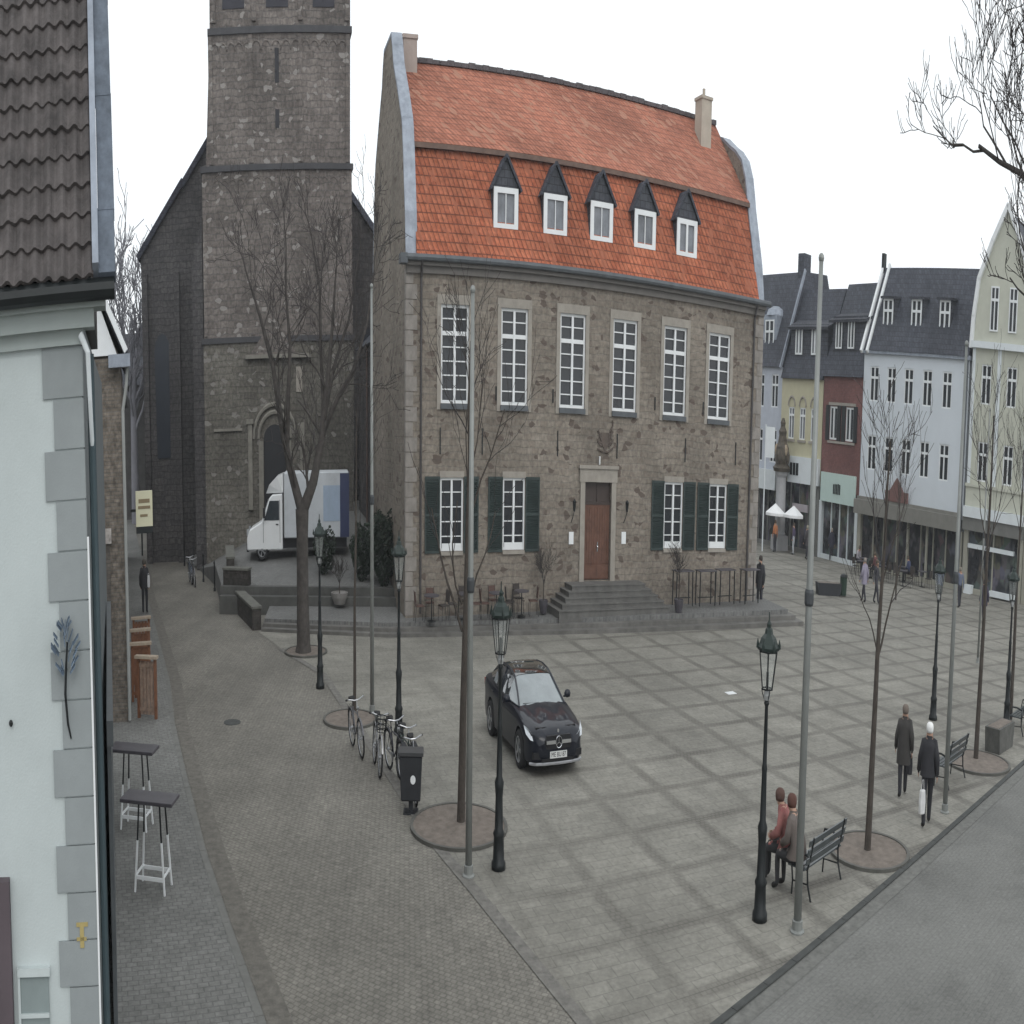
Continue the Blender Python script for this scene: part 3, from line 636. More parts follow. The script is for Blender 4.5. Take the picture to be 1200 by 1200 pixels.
# portal
m = MB(); px = -.35
arch = [(px-.78, 1.6), (px-.78, 5.2)]+[(px+.78*math.cos(t), 5.2+.55*math.sin(t)) for t in [math.pi*(1-j/8) for j in range(1, 8)]]+[(px+.78, 5.2), (px+.78, 1.6)]
m.prism(arch, 'y', -.04, .02); m.build('portal', mat('portal_dark', (.012, .013, .016), .6), church)
m = MB(); m.box(px-1.15, px-.82, -.25, .02, 1.6, 5.1); m.box(px+.82, px+1.15, -.25, .02, 1.6, 5.1); m.box(px-2.0, px+2.6, -.3, .02, 8.35, 8.5)
m.box(px-1.9, px-1.6, -.25, .02, 2.4, 5.8); m.box(px-2.0, px-1.5, -.3, .02, 5.8, 6.0); m.box(px+1.8, px+2.1, -.25, .02, 2.4, 5.8)
for r in (1.15, 1.5):
    m.tube([(px+r*math.cos(t), -.08, 5.2+r*.9*math.sin(t)) for t in [math.pi*j/12 for j in range(13)]], .1, 6)
m.box(px-4.3, px-2.3, -.12, .02, 5.55, 5.65)
m.build('portal_frame', mat('portal_stone', (.2, .19, .165), .85, var=.25, vscale=3), church)
m = MB(); m.prism([(px-1.7, 8.5), (px+1.6, 8.5), (px, 9.9)], 'y', -.22, .02); m.build('portal_gable', M_tower, church)
m = MB(); m.box(px+1.55, px+2.0, -.06, .02, 7.0, 8.0); m.build('light_patch', M_trim, church)
# buttress on the left
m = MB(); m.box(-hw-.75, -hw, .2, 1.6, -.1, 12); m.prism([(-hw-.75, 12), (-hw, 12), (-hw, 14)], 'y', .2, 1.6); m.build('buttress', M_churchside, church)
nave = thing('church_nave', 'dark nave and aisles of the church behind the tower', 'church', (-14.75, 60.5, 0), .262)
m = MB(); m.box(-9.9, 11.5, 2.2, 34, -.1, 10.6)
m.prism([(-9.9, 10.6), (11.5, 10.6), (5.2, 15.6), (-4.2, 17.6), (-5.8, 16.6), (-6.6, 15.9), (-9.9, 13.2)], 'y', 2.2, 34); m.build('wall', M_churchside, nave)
m = MB()
for (x0, za, x1, zb) in ((-10.15, 13.0, -6.6, 16.05), (-6.75, 15.8, -4.2, 18.0), (12, 10.4, 5.0, 16.0)):
    m.obox(((x0+x1)/2, 18, (za+zb)/2), (x1-x0, 0, zb-za), (0, 1, 0), (-(zb-za), 0, x1-x0), math.hypot(x1-x0, zb-za)/2, 16.1, .14); m.build('roof', M_chroof, nave)
for x in (-9.6, -7.2):
    m = MB(); m.box(x-.2, x+.2, 1.7, 2.25, -.1, 12.3); m.build('buttress', M_churchside, nave)
for x in (-8.4, 7.2):
    m = MB(); m.prism([(x-.5, 4.5), (x+.5, 4.5), (x+.5, 9)]+[(x+.6*math.cos(t), 9+.8*math.sin(t)) for t in [math.pi*j/6 for j in range(1, 6)]]+[(x-.6, 9)], 'y', 2.14, 2.2); m.build('window', mat('church_glass', (.02, .025, .035), .3), nave)

# ================================================================ HOUSES along the right of the square
def shopfront(b, w, z1, y, mull, mt, fmat):
    g = MB(); g.box(.35, w-.35, y+.3, y+.34, .25, z1); sf = g.build('shop_window', mt, b)
    f = MB(); f.box(.0, .35, y-.02, y+.35, 0, z1); f.box(w-.35, w, y-.02, y+.35, 0, z1); f.box(.35, w-.35, y+.05, y+.32, 0, .25)
    for k in range(1, mull):
        x = .35+(w-.7)*k/mull; f.box(x-.05, x+.05, y+.2, y+.3, .25, z1)
    f.build('shop_frame', fmat, b)
def win_grid(b, xs, z0, z1, ww, fm, gm, surround=None, transom=.68):
    for x in xs:
        window(b, x-ww/2, x+ww/2, z0, z1, .1, fm, gm, 2, 1, transom, .07, .03, .08)
M_glassfar = mat('far_glass', (.03, .035, .04), .25, spec=.5, var=.4, vscale=.8)
M_wh = mat('white_house_plaster', (.60, .64, .68), .85, var=.05, vscale=.5)
M_yel = mat('yellow_plaster', (.50, .47, .33), .85, var=.06)
M_redb = brickmat('red_brick', (.19, .085, .08), (.23, .10, .09), (.2, .12, .11), .24, .08, .012, bump=.2, var=.2)
M_grn = mat('pale_green_plaster', (.50, .505, .43), .85, var=.06)
M_lav = mat('lavender_plaster', (.46, .49, .55), .85, var=.08)
M_grey = mat('shop_grey', (.16, .16, .15), .8, var=.15)
M_fascia = mat('shop_fascia', (.20, .195, .175), .8, var=.12)
M_whitef = mat('white_fascia', (.66, .70, .72), .7, var=.05)
M_shopglass = mat('shop_glass', (.022, .024, .03), .15, spec=.7, var=.5, vscale=1.2)
_n = M_shopglass.node_tree; _b = _n.nodes['Principled BSDF']; _o = _b.inputs['Base Color'].links[0].from_socket
_v = _n.nodes.new('ShaderNodeTexVoronoi'); _v.inputs['Scale'].default_value = 1.9; _tc = _n.nodes.new('ShaderNodeTexCoord'); _mp = _n.nodes.new('ShaderNodeMapping'); _mp.inputs['Scale'].default_value = (1, 1, .8)
_n.links.new(_tc.outputs['Object'], _mp.inputs[0]); _n.links.new(_mp.outputs[0], _v.inputs['Vector'])
_h = _n.nodes.new('ShaderNodeHueSaturation'); _h.inputs['Saturation'].default_value = .35; _h.inputs['Value'].default_value = .16; _n.links.new(_v.outputs['Color'], _h.inputs['Color'])
_nz = _n.nodes.new('ShaderNodeTexNoise'); _nz.inputs['Scale'].default_value = 1.3; _n.links.new(_mp.outputs[0], _nz.inputs['Vector'])
_cr = _n.nodes.new('ShaderNodeValToRGB'); _cr.color_ramp.elements[0].position = .46; _cr.color_ramp.elements[1].position = .6; _n.links.new(_nz.outputs['Fac'], _cr.inputs[0])
_m = _n.nodes.new('ShaderNodeMixRGB'); _n.links.new(_cr.outputs[0], _m.inputs[0]); _n.links.new(_o, _m.inputs[1]); _n.links.new(_h.outputs[0], _m.inputs[2]); _n.links.new(_m.outputs[0], _b.inputs['Base Color'])
M_stucco = mat('grey_stucco', (.33, .32, .27), .85, var=.1)
WO = Vector((32.68, 67.07, 0)); WTH = -1.077
def wloc(x, y=0, z=0, o=WO, th=WTH): return o+Vector((math.cos(th)*x-math.sin(th)*y, math.sin(th)*x+math.cos(th)*y, z))
# white house
b = thing('white_house', 'white plastered house with five windows per floor and three dormers in a dark steep roof', 'house', WO, WTH)
w_ = 10.5
xs5 = [1.15, 2.95, 4.7, 6.55, 8.45]
hol = [(x-.45, x+.45, 8.3, 10.0) for x in xs5]+[(x-.45, x+.45, 4.95, 6.65) for x in xs5]
m = MB(); wall_holes(m, 0, w_, 3.3, 10.7, hol, 0, .14); m.box(0, w_, .5, 9, -.1, 10.6); m.build('wall', M_wh, b)
win_grid(b, xs5, 8.3, 10.0, .9, M_white, M_glassfar); win_grid(b, xs5, 4.95, 6.65, .9, M_white, M_glassfar)
m = MB(); m.box(-.05, w_+.05, -.2, .3, 10.6, 10.8); m.build('eaves', M_zinc, b)
m = MB(); m.prism([(-.25, 10.75), (2.6, 15.1), (6, 15.3), (9, 10.75)], 'x', 0.05, w_-.05); m.build('roof', M_slate2, b)
for x in (1.85, 4.75, 7.55):
    m = MB(); m.box(x-.62, x+.62, .75, 2.6, 11.8, 13.45); m.obox((x, 1.6, 13.5), (1, 0, 0), (0, 1, .1), (0, -.1, 1), .75, 1.1, .06); d = m.build('dormer', M_slate, b)
    window(d, x-.5, x+.5, 11.9, 13.35, .70, M_white, M_glassfar, 2, 1, .6, .1, .03, .12)
for y0 in (-.04, ):
    m = MB()
    for xx in (-.12, .5):
        m.obox((xx, 1.15, 12.95), (1, 0, 0), (0, 2.85, 4.35), (0, -4.35, 2.85), .1, 2.75, .12)
    m.build('verge_board', M_white, b)
m = MB(); m.box(-.25, .0, 2.4, 2.8, 14.8, 15.8); m.build('chimney', M_dark, b)
m = MB(); m.box(.1, w_-.1, -.9, .2, 2.75, 3.45); m.box(.1, w_-.1, -.45, .2, 3.45, 3.6); m.build('canopy', M_fascia, b)
m = MB(); m.box(3.1, 5.3, -.5, -.2, 3.6, 4.1); m.prism([(3.5, 4.1), (4.9, 4.1), (4.2, 4.75)], 'y', -.45, -.3); m.build('canopy_sign', mat('brown_sign', (.17, .09, .08), .8), b)
shopfront(b, w_, 2.75, -.05, 8, M_shopglass, M_stucco)
m = MB(); 
for x in (3.0, 5.4, 7.3): m.box(x-.07, x+.07, -.3, -.1, 0, 2.75)
m.build('canopy_post', M_stucco, b)
m = MB(); m.tube([(w_-.12, -.12, 10.6), (w_-.12, -.12, .3)], .07, 6); m.build('downspout', M_gutter, b)
# green gabled house
GO = Vector((37.8, 57.7, 0)); GTH = -1.0
b = thing('gabled_house', 'pale green house with tall pointed gable edged in white', 'house', GO, GTH)
gw = 5.1
hol = [(x-.42, x+.42, 8.7, 10.5) for x in (1.3, 3.5)]+[(x-.42, x+.42, 5.2, 7.0) for x in (1.3, 3.5)]
m = MB(); wall_holes(m, 0, gw, 3.5, 11.4, hol, 0, .14); m.box(0, gw, .5, 10, -.1, 11.3)
m.prism([(0, 11.3), (gw, 11.3), (gw-.35, 14.3), (gw/2+.5, 17.0), (gw/2, 17.4), (gw/2-.5, 17.0), (.35, 14.3)], 'y', 0, .4); m.build('wall', M_grn, b)
win_grid(b, (1.3, 3.5), 8.7, 10.5, .84, M_white, M_glassfar); win_grid(b, (1.3, 3.5), 5.2, 7.0, .84, M_white, M_glassfar)
win_grid(b, (), 0, 1, 1, M_white, M_glassfar)
for x in (1.75, 3.35):
    f = window(b, x-.35, x+.35, 12.0, 14.0, -.03, M_white, M_glassfar, 2, 1, .7, .07, .03, .07)
m = MB()
for s in (-1, 1):
    pts = [(gw/2+s*(gw/2+.12), 11.2), (gw/2+s*(gw/2+.02), 12.6), (gw/2+s*(gw/2-.3), 14.3), (gw/2+s*1.2, 16.0), (gw/2, 17.6)]
    for p, q in zip(pts, pts[1:]): m.obox(((p[0]+q[0])/2, -.05, (p[1]+q[1])/2), (q[0]-p[0], 0, q[1]-p[1]), (0, 1, 0), (-(q[1]-p[1]), 0, q[0]-p[0]), math.hypot(q[0]-p[0], q[1]-p[1])/2+.03, .2, .13)
m.build('verge_board', M_white, b)
m = MB(); m.box(-.05, gw+.05, -.3, 0, 11.2, 11.5); m.box(-.05, gw+.05, -.35, 0, 3.5, 4.0); m.build('cornice', M_whitef, b)
m = MB(); m.box(0, gw, -.12, 0, 4.0, 4.9); m.box(-.05, gw+.05, -.2, 0, 4.9, 5.05); m.build('balustrade_band', M_grn, b)
m = MB(); m.box(.05, .3, -.08, 0, 5.05, 11.2); m.box(2.25, 2.55, -.08, 0, 5.05, 11.2); m.box(gw-.3, gw-.05, -.08, 0, 5.05, 11.2)
m.build('pilaster', M_whitef, b)
m = MB(); m.prism([(.0, 11.4), (gw, 11.4), (gw-.4, 14.3), (gw/2, 17.4), (.4, 14.3)], 'y', .5, 9); m.build('roof', M_slate2, b)
m = MB(); m.box(-.1, gw+.05, -.25, .1, 2.9, 3.5); m.build('fascia', M_grey, b)
shopfront(b, gw, 2.9, -.05, 2, M_shopglass, M_stucco)
m = MB(); m.box(.4, gw-.7, -.1, .2, 2.1, 2.3); m.build('blind_bar', M_whitef, b)
m = MB(); m.box(.35, 1.0, -.5, .1, .0, .4); m.box(2.6, gw-.3, -.4, .1, .1, .35); m.build('display_step', M_whitef, b)
# dark house at the frame edge
b = thing('corner_house', 'dark roofed grey house right of the pointed gable', 'house', wloc(5.15, .2, 0, GO, GTH), GTH-.02)
m = MB(); wall_holes(m, 0, 9, 2.9, 11.0, [(x-.45, x+.45, 5.2, 7) for x in (1.2, 3.4, 5.6)]+[(x-.45, x+.45, 8.3, 10) for x in (1.2, 3.4, 5.6)], 0, .14); m.box(0, 9, .5, 10, -.1, 10.9); m.build('wall', M_stucco, b)
win_grid(b, (1.2, 3.4, 5.6), 5.2, 7, .9, M_white, M_glassfar); win_grid(b, (1.2, 3.4, 5.6), 8.3, 10, .9, M_white, M_glassfar)
m = MB(); m.prism([(-.3, 11), (3.2, 17.6), (10, 11)], 'x', -.1, 9.3); m.build('roof', mat('old_dark_roof', (.055, .05, .055), .8, var=.3, vscale=5), b)
shopfront(b, 9, 2.85, 0, 5, M_shopglass, M_stucco)
# red brick house, yellow house, lavender house
RO = Vector((31.0, 71.87, 0)); RTH = -1.235
b = thing('brick_house', 'narrow red brick house with dark shutters between yellow and white houses', 'house', RO, RTH)
rwid = 5.05
m = MB(); wall_holes(m, 0, rwid, 3.6, 9.5, [(.95, 1.95, 6.2, 7.9), (3.05, 4.05, 6.2, 7.9)], 0, .14); m.box(0, rwid, .5, 9, -.1, 9.4); m.build('wall', M_redb, b)
for x in (1.45, 3.55):
    window(b, x-.5, x+.5, 6.2, 7.9, .1, M_white, M_glassfar, 2, 1, None, .1, .03, .12)
    for s in (-1, 1):
        m = MB(); m.box(x+s*.52, x+s*.98, -.07, -.01, 6.15, 7.95); m.build('shutter', M_dark, b)
m = MB(); m.box(.8, 4.3, -.06, 0, 7.95, 8.1); m.box(.8, 4.3, -.08, 0, 6.02, 6.14); m.build('lintel', M_trim, b)
m = MB(); m.prism([(-.25, 9.4), (2.7, 14.4), (6, 14.4), (9, 9.4)], 'x', 0, rwid); m.build('roof', M_slate2, b)
m = MB(); m.box(.4, 4.7, .5, 2.6, 10.7, 12.5); m.obox((2.55, 1.4, 12.6), (1, 0, 0), (0, 1, .3), (0, -.3, 1), 2.4, 1.3, .07); d = m.build('dormer', M_slate, b)
for x in (1.3, 2.9): window(d, x-.4, x+.4, 10.85, 12.3, .44, M_white, M_glassfar, 2, 1, None, .08, .03, .1)
m = MB(); m.box(.3, 4.7, -.25, .0, 3.0, 4.5); m.build('shop_sign', mat('pale_green_sign', (.50, .62, .58), .7, var=.04), b)
m = MB(); rr = random.Random(5)
for k in range(5): m.box(2.0+k*.2, 2.13+k*.2, -.28, -.25, 3.45, 3.85+rr.random()*.15)
m.build('shop_lettering', M_dark, b)
shopfront(b, rwid, 3.0, -.05, 4, M_shopglass, M_whitef)
YO = Vector((28.65, 76.56, 0)); YTH = -1.106
b = thing('yellow_house', 'pale yellow house with three arched windows above a white shop sign', 'house', YO, YTH)
yw = 5.2
m = MB(); xs3 = (1.35, 2.75, 4.15); wall_holes(m, 0, yw, 4.0, 9.3, [(x-.36, x+.36, 6.0, 7.7) for x in xs3], 0, .14); m.box(0, yw, .5, 9, -.1, 9.2); m.build('wall', M_yel, b)
for x in xs3:
    window(b, x-.36, x+.36, 6.0, 7.7, .1, M_white, M_glass_l, 2, 1, .75, .08, .03, .08)
    m = MB(); m.tube([(x+.42*math.cos(t), -.03, 7.75+.5*math.sin(t)) for t in [math.pi*j/8 for j in range(9)]], .07, 6); m.build('window_arch', M_trim, b); m = MB(); m.box(x-.5, x+.5, -.08, 0, 5.85, 5.98); m.build('stone_sill', M_trim, b)
m = MB(); m.prism([(-.25, 9.2), (2.8, 14.2), (6, 14.2), (9, 9.2)], 'x', 0, yw); m.build('roof', M_slate2, b)
m = MB(); m.box(.5, yw-.1, .5, 2.6, 10.4, 12.1); m.obox((2.8, 1.4, 12.25), (1, 0, 0), (0, 1, .3), (0, -.3, 1), 2.5, 1.3, .08); d = m.build('dormer', M_slate, b)
for x in (1.6, 3.6): window(d, x-.42, x+.42, 10.5, 12.0, .44, M_white, M_glass_l, 2, 1, None, .1, .03, .12)
m = MB(); m.box(1.4, yw-.05, -.35, .0, 3.7, 5.1); m.build('shop_sign', M_whitef, b)
m = MB()
for k in range(3): m.box(1.7+k*.38, 2.0+k*.38, -.38, -.355, 4.1, 4.75); 
m.build('shop_lettering', M_dark, b)
m = MB(); m.box(1.9, 3.8, -.1, .1, 2.2, 2.6); m.build('door_lettering', mat('pinkish_sign', (.4, .36, .38), .7), b)
shopfront(b, yw, 3.7, -.05, 4, M_shopglass, M_grey)
LO = Vector((25.2, 84.0, 0)); LTH = -1.12
b = thing('lavender_house', 'pale lavender house with dark roof half hidden behind the town hall corner', 'house', LO, LTH)
lw_ = 8.1
m = MB(); xl = (1.2, 3.2, 5.2, 7.1); wall_holes(m, 0, lw_, 3.6, 9.9, [(x-.45, x+.45, z, z+1.8) for x in xl for z in (4.6, 7.6)], 0, .14); m.box(0, lw_, .5, 9, -.1, 9.8); m.build('wall', M_lav, b)
for z in (4.6, 7.6): win_grid(b, xl, z, z+1.8, .9, M_white, M_glassfar)
m = MB(); m.prism([(-.25, 9.8), (2.8, 15.2), (6, 15.4), (9, 9.8)], 'x', 0, lw_); m.box(lw_-.9, lw_-.1, 2.6, 3.6, 14, 16.2); m.build('roof', M_slate2, b)
for x in (5.6,):
    m = MB(); m.box(x-.9, x+.9, .6, 2.6, 10.6, 12.7); m.lathe([(1.0, 12.65), (.8, 13.0), (.3, 13.2)], (x, 1.4, 0), 10); d = m.build('dormer', M_zinc, b)
    window(d, x-.6, x+.6, 10.8, 12.4, .56, M_white, M_glassfar, 2, 1, .6, .08, .03, .1)
m = MB(); m.obox((lw_+.02, 1.15, 12.5), (1, 0, 0), (0, 3.0, 5.4), (0, -5.4, 3.0), .06, 3.2, .12); m.build('verge_board', M_zinc, b)
m = MB(); m.box(1, lw_-.2, -.4, 0, 3.1, 4.2); m.build('shop_sign', M_whitef, b)
shopfront(b, lw_, 3.1, -.05, 6, M_shopglass, M_grey)

# ================================================================ LEFT SIDE
# pale plastered building at the left edge
C = Vector((-4.45, 8.87, 0)); LT = math.atan2(.42, .9)
lb = thing('plastered_building', 'pale blue plastered building with grey quoins and dark pantile roof', 'building', C, LT)
# local x to the right along the face (we build towards -x), y away
m = MB(); m.face([(-6, 0, -.1), (0, 0, -.1), (0, 0, 6.75), (-6, 0, 6.75)])
m.box(-6, -.3, .3, 15, -.1, 6.7); m.build('wall', M_wallw, lb)
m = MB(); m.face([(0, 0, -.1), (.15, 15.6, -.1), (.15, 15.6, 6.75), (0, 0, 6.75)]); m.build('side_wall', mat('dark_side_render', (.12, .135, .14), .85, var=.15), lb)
m = MB(); z = 6.55; k = 0; qh = .335
while z > 0:
    wd = .46 if k % 2 == 0 else .34
    m.box(-wd, .012, -.022, .3, z-qh+.012, z); z -= qh; k += 1
m.build('quoins', M_quoin, lb)
m = MB(); m.box(-6, .03, -.06, .2, 6.56, 6.66); m.box(-6, .16, -.16, .2, 6.66, 6.78); m.box(-6, .30, -.24, .2, 6.78, 6.84); m.build('cornice', M_cornice, lb)
m = MB(); m.tube([(-6, -.32, 6.88), (.40, -.32, 6.88)], .075, 10); m.build('gutter', M_dark, lb)
# pantile roof, real rolled tiles
m = MB(); slope = math.radians(52); rows = 24; rh = .27; tw = .155; seg = 6
y0, z0 = -.34, 6.93
import itertools
rt = random.Random(9)
cs, sn = math.cos(slope), math.sin(slope)
ncol = 16
for r in range(rows):
    for c_ in range(ncol):
        xr = .17-c_*tw; jit = rt.uniform(-.008, .008); lift = rt.uniform(0, .012)
        base = len(m.v)
        for e in (0, 1):
            d = r*rh+(e*(rh+.05))+jit
            for j in range(seg+1):
                t = j/seg; h = .022*math.sin(2*math.pi*t)+.03+lift+(.022 if e == 0 else -.012)
                x = xr-tw*t; m.v.append((x, y0+d*cs-h*sn, z0+d*sn+h*cs))
        for j in range(seg):
            a = base+j; m.f.append((a, a+1, a+seg+2, a+seg+1)); m.m.append(0)
        b2 = len(m.v)
        d = r*rh+jit
        for j in range(seg+1):
            t = j/seg; h = .022*math.sin(2*math.pi*t)+.03+lift+.022-.035
            x = xr-tw*t; m.v.append((x, y0+d*cs-h*sn, z0+d*sn+h*cs))
        for j in range(seg):
            m.f.append((base+j, b2+j, b2+j+1, base+j+1)); m.m.append(0)
m.build('tiles', M_pantile, lb, fix=False)
m = MB(); L_ = rows*rh
m.prism([(y0+.1, z0-.06), (y0+L_*cs, z0+L_*sn), (y0+L_*cs+4, z0+L_*sn-1), (6, z0-.1)], 'x', -6, .14); m.build('roof_deck', M_dark, lb)
# verge: bright lead flashing and slate hung edge
m = MB()
m.obox((.195, y0+L_*cs/2-.02, z0+L_*sn/2+.06), (1, 0, 0), (0, cs, sn), (0, -sn, cs), .035, L_/2, .07); m.build('verge_flashing', M_zinc, lb)
m = MB()
for k in range(12):
    d = (k+.5)*L_/12; m.obox((.325+rt.uniform(-.004, .004), y0+d*cs, z0+d*sn+.02), (1, 0, 0), (0, cs, sn), (0, -sn, cs), .095, L_/24+.01, .05+.004*(k % 2))
m.build('verge_slates', M_slatev, lb)
# white corner bead and dark side wall fittings
m = MB(); m.box(.013, .035, -.03, .0, 0, 5.3); m.build('corner_bead', M_white, lb)
m = MB(); m.tube([(.1, .12, 6.5), (.1, .12, 5.2), (.1, .10, 3.9), (.1, .1, .05)], .045, 8); m.build('downspout', mat('dark_teal_pipe', (.05, .075, .085), .5, .2), lb)
m = MB()
m.tube([(.0, -.1, 6.62), (.08, -.14, 6.5), (.09, -.06, 6.2), (.1, .1, 5.9)], [.032, .028, .025, .025], 8); m.build('rain_hopper', M_whitef, lb)
m = MB(); m.box(.15, .22, 4.2, 13.5, 0, 3.0); m.box(.15, .26, 4.0, 13.8, 3.0, 3.25); m.build('shopfront', mat('dark_shopfront', (.10, .11, .115), .6, var=.2), lb)
# lower details
m = MB(); m.box(-.95, -.6, -.03, .0, 1.5, 2.3); m.build('vent_recess', mat('vent_grey', (.22, .26, .26), .85, var=.1), lb)
m = MB(); m.box(-.98, -.58, -.06, -.0, 2.3, 2.36); m.box(-.98, -.95, -.05, -.0, 1.5, 2.3); m.box(-.95, -.6, -.05, -.03, 2.0, 2.03); m.build('vent_frame', M_wallw, lb)
m = MB(); m.box(-.24, -.10, -.03, -.022, 2.63, 2.66); m.box(-.20, -.15, -.03, -.022, 2.48, 2.63); m.box(-.24, -.12, -.03, -.022, 2.53, 2.555); m.build('pipe_marker', mat('yellow_marker', (.36, .29, .12), .6, var=.3), lb)
m = MB(); m.sphere((-.96, -.03, 4.08), .025, sy=.6); m.build('wall_hook', M_dark, lb)
m = MB(); m.box(-2.2, -1.04, -.12, .0, 0.5, 3.0); m.build('awning_edge', mat('maroon_awning', (.10, .08, .09), .8), lb)
# iron bloom ornament on the quoins
orn = thing('iron_ornament', 'blue painted iron flower ornament with curved stem on the grey quoins', 'wall ornament', C+Vector((-.27*math.cos(LT), -.27*math.sin(LT), 4.42)), LT)
m = MB(); m.tube([(.03, -.03, -.47), (.0, -.08, -.36), (-.02, -.11, -.15), (.0, -.12, .05), (.02, -.12, .2)], [.008, .013, .015, .013, .01], 8); m.tube([(.0, -.01, .0), (.0, -.12, .02)], .01, 6); m.build('stem', M_dark, orn)
m = MB(); rf = random.Random(2)
for k in range(34):
    h = rf.uniform(.0, .34); wd = .13*math.sin(math.pi*(h+.05)/.42)+.015; a = rf.uniform(0, 6.28)
    c = Vector((wd*math.cos(a), -.12+.05*math.sin(a), h))
    m.obox(c, (math.cos(a), .2, .8), (0, 1, .3), (-.8, 0.1, math.cos(a)), rf.uniform(.025, .045), rf.uniform(.015, .03), .004)
m.build('bloom', mat('ornament_blue', (.11, .15, .20), .5, .2, var=.35), orn)

# brick building behind
BO = Vector((-12.15, 27.23, 0)); BT = math.atan2(.4, .917)
bb = thing('brick_building', 'narrow grey brown brick building with white gable trim behind the plastered building', 'building', BO, BT)
m = MB(); m.box(-6, 0, 0, 12, -.1, 7.35)
m.prism([(-3.6, 7.35), (0, 7.35), (-.95, 8.6), (-3.6, 12)], 'y', .1, 12); m.build('wall', M_brick, bb)
m = MB(); 
for a, c in (((.22, 7.45), (-.95, 9.1)), ((-.95, 9.1), (-3.6, 12.6))):
    m.obox(((a[0]+c[0])/2, -.15, (a[1]+c[1])/2), (c[0]-a[0], 0, c[1]-a[1]), (0, 1, 0), (-(c[1]-a[1]), 0, c[0]-a[0]), math.hypot(c[0]-a[0], c[1]-a[1])/2, .22, .07)
m.build('verge_board', M_white, bb)
m = MB(); m.prism([(-3.6, 7.4), (-.1, 7.4), (-.9, 8.75), (-3.6, 11.8)], 'y', -.05, .08); m.build('gable_panel', M_white, bb)
m = MB(); m.prism([(.3, 7.4), (-3.6, 12.7), (-3.6, 12.5), (.2, 7.3)], 'y', .1, 12.2); m.build('roof', M_slate, bb)
m = MB(); m.tube([(.25, -.2, 7.3), (.25, 12, 7.3)], .1, 8); m.box(-.4, .35, -.35, .0, 7.15, 7.4); m.build('gutter', M_zinc, bb)
m = MB(); m.tube([(.25, -.05, 7.2), (.2, -.1, 6.8), (.06, -.1, 6.3), (.06, -.1, 5.2), (.06, -.1, .1)], .055, 8); m.build('downspout', mat('pale_pipe', (.3, .31, .3), .6), bb)
m = MB()
m.box(-1.25, -.5, -.04, .02, 1.0, 3.7); m.build('blocked_doorway', brickmat('dark_brick', (.13, .115, .10), (.16, .14, .125), (.12, .11, .1), .22, .075, .012, warp=.03, bump=.3, var=.3), bb)
m = MB(); m.box(-1.3, -.45, -.1, .0, 3.7, 4.0); m.build('doorway_sign', mat('pale_weathered_sign', (.36, .33, .31), .8, var=.4, vscale=6), bb)
m = MB(); m.box(-1.35, -1.0, -.06, .02, 4.6, 6.6); m.build('vertical_groove', mat('brick_shadow', (.11, .095, .08), .9, var=.3), bb) if False else None
# cream light box sign on the corner
sg = thing('light_box_sign', 'cream box sign hanging off the corner of the brick building', 'sign', BO+Vector((.42, .9, 3.95)), BT)
m = MB(); m.box(-.3, .3, -.09, .09, 0, .72); m.build('box', mat('cream_sign', (.6, .58, .42), .5, var=.05), sg)
m = MB(); m.box(-.22, .22, -.1, -.09, .36, .42); m.box(-.2, .2, -.1, -.09, .48, .56); m.box(-.15, .12, -.1, -.09, .2, .25); m.build('lettering', mat('sign_brown', (.22, .17, .1), .6), sg)
m = MB(); m.box(-.3, .3, -.1, .1, -.14, 0); m.tube([(-.1, 0, -.14), (-.1, 0, -.6)], .03, 6); m.box(-.5, -.3, -.03, .03, .3, .36); m.build('bracket', M_dark, sg)
# row of houses further up the alley
ab = thing('alley_house', 'dark narrow house along the alley behind the brick building', 'house', BO+Vector((-.4*12.2, .917*12.2, 0)), BT)
m = MB(); m.box(-6, -.1, 0, 26, -.1, 6.8); m.build('wall', mat('dim_plaster', (.13, .12, .105), .9, var=.2), ab)
m = MB(); m.prism([(.15, 6.8), (-3, 10), (-6.2, 6.8)], 'y', -.1, 26); m.build('roof', M_slate, ab)
for k in range(6):
    window(ab, 0, .01, 1, 2, 0, M_white, M_glass) if False else None
ab2 = thing('alley_end_house', 'dark building closing the far end of the alley', 'house', (-36, 88, 0), .35)
m = MB(); m.box(-12, 16, 0, 10, -.1, 8.5); m.build('wall', mat('dim_stone', (.07, .068, .066), .9, var=.3), ab2)
m = MB(); m.prism([(-.3, 8.5), (5, 12), (10.3, 8.5)], 'x', -12.2, 16.2); m.build('roof', M_slate, ab2)

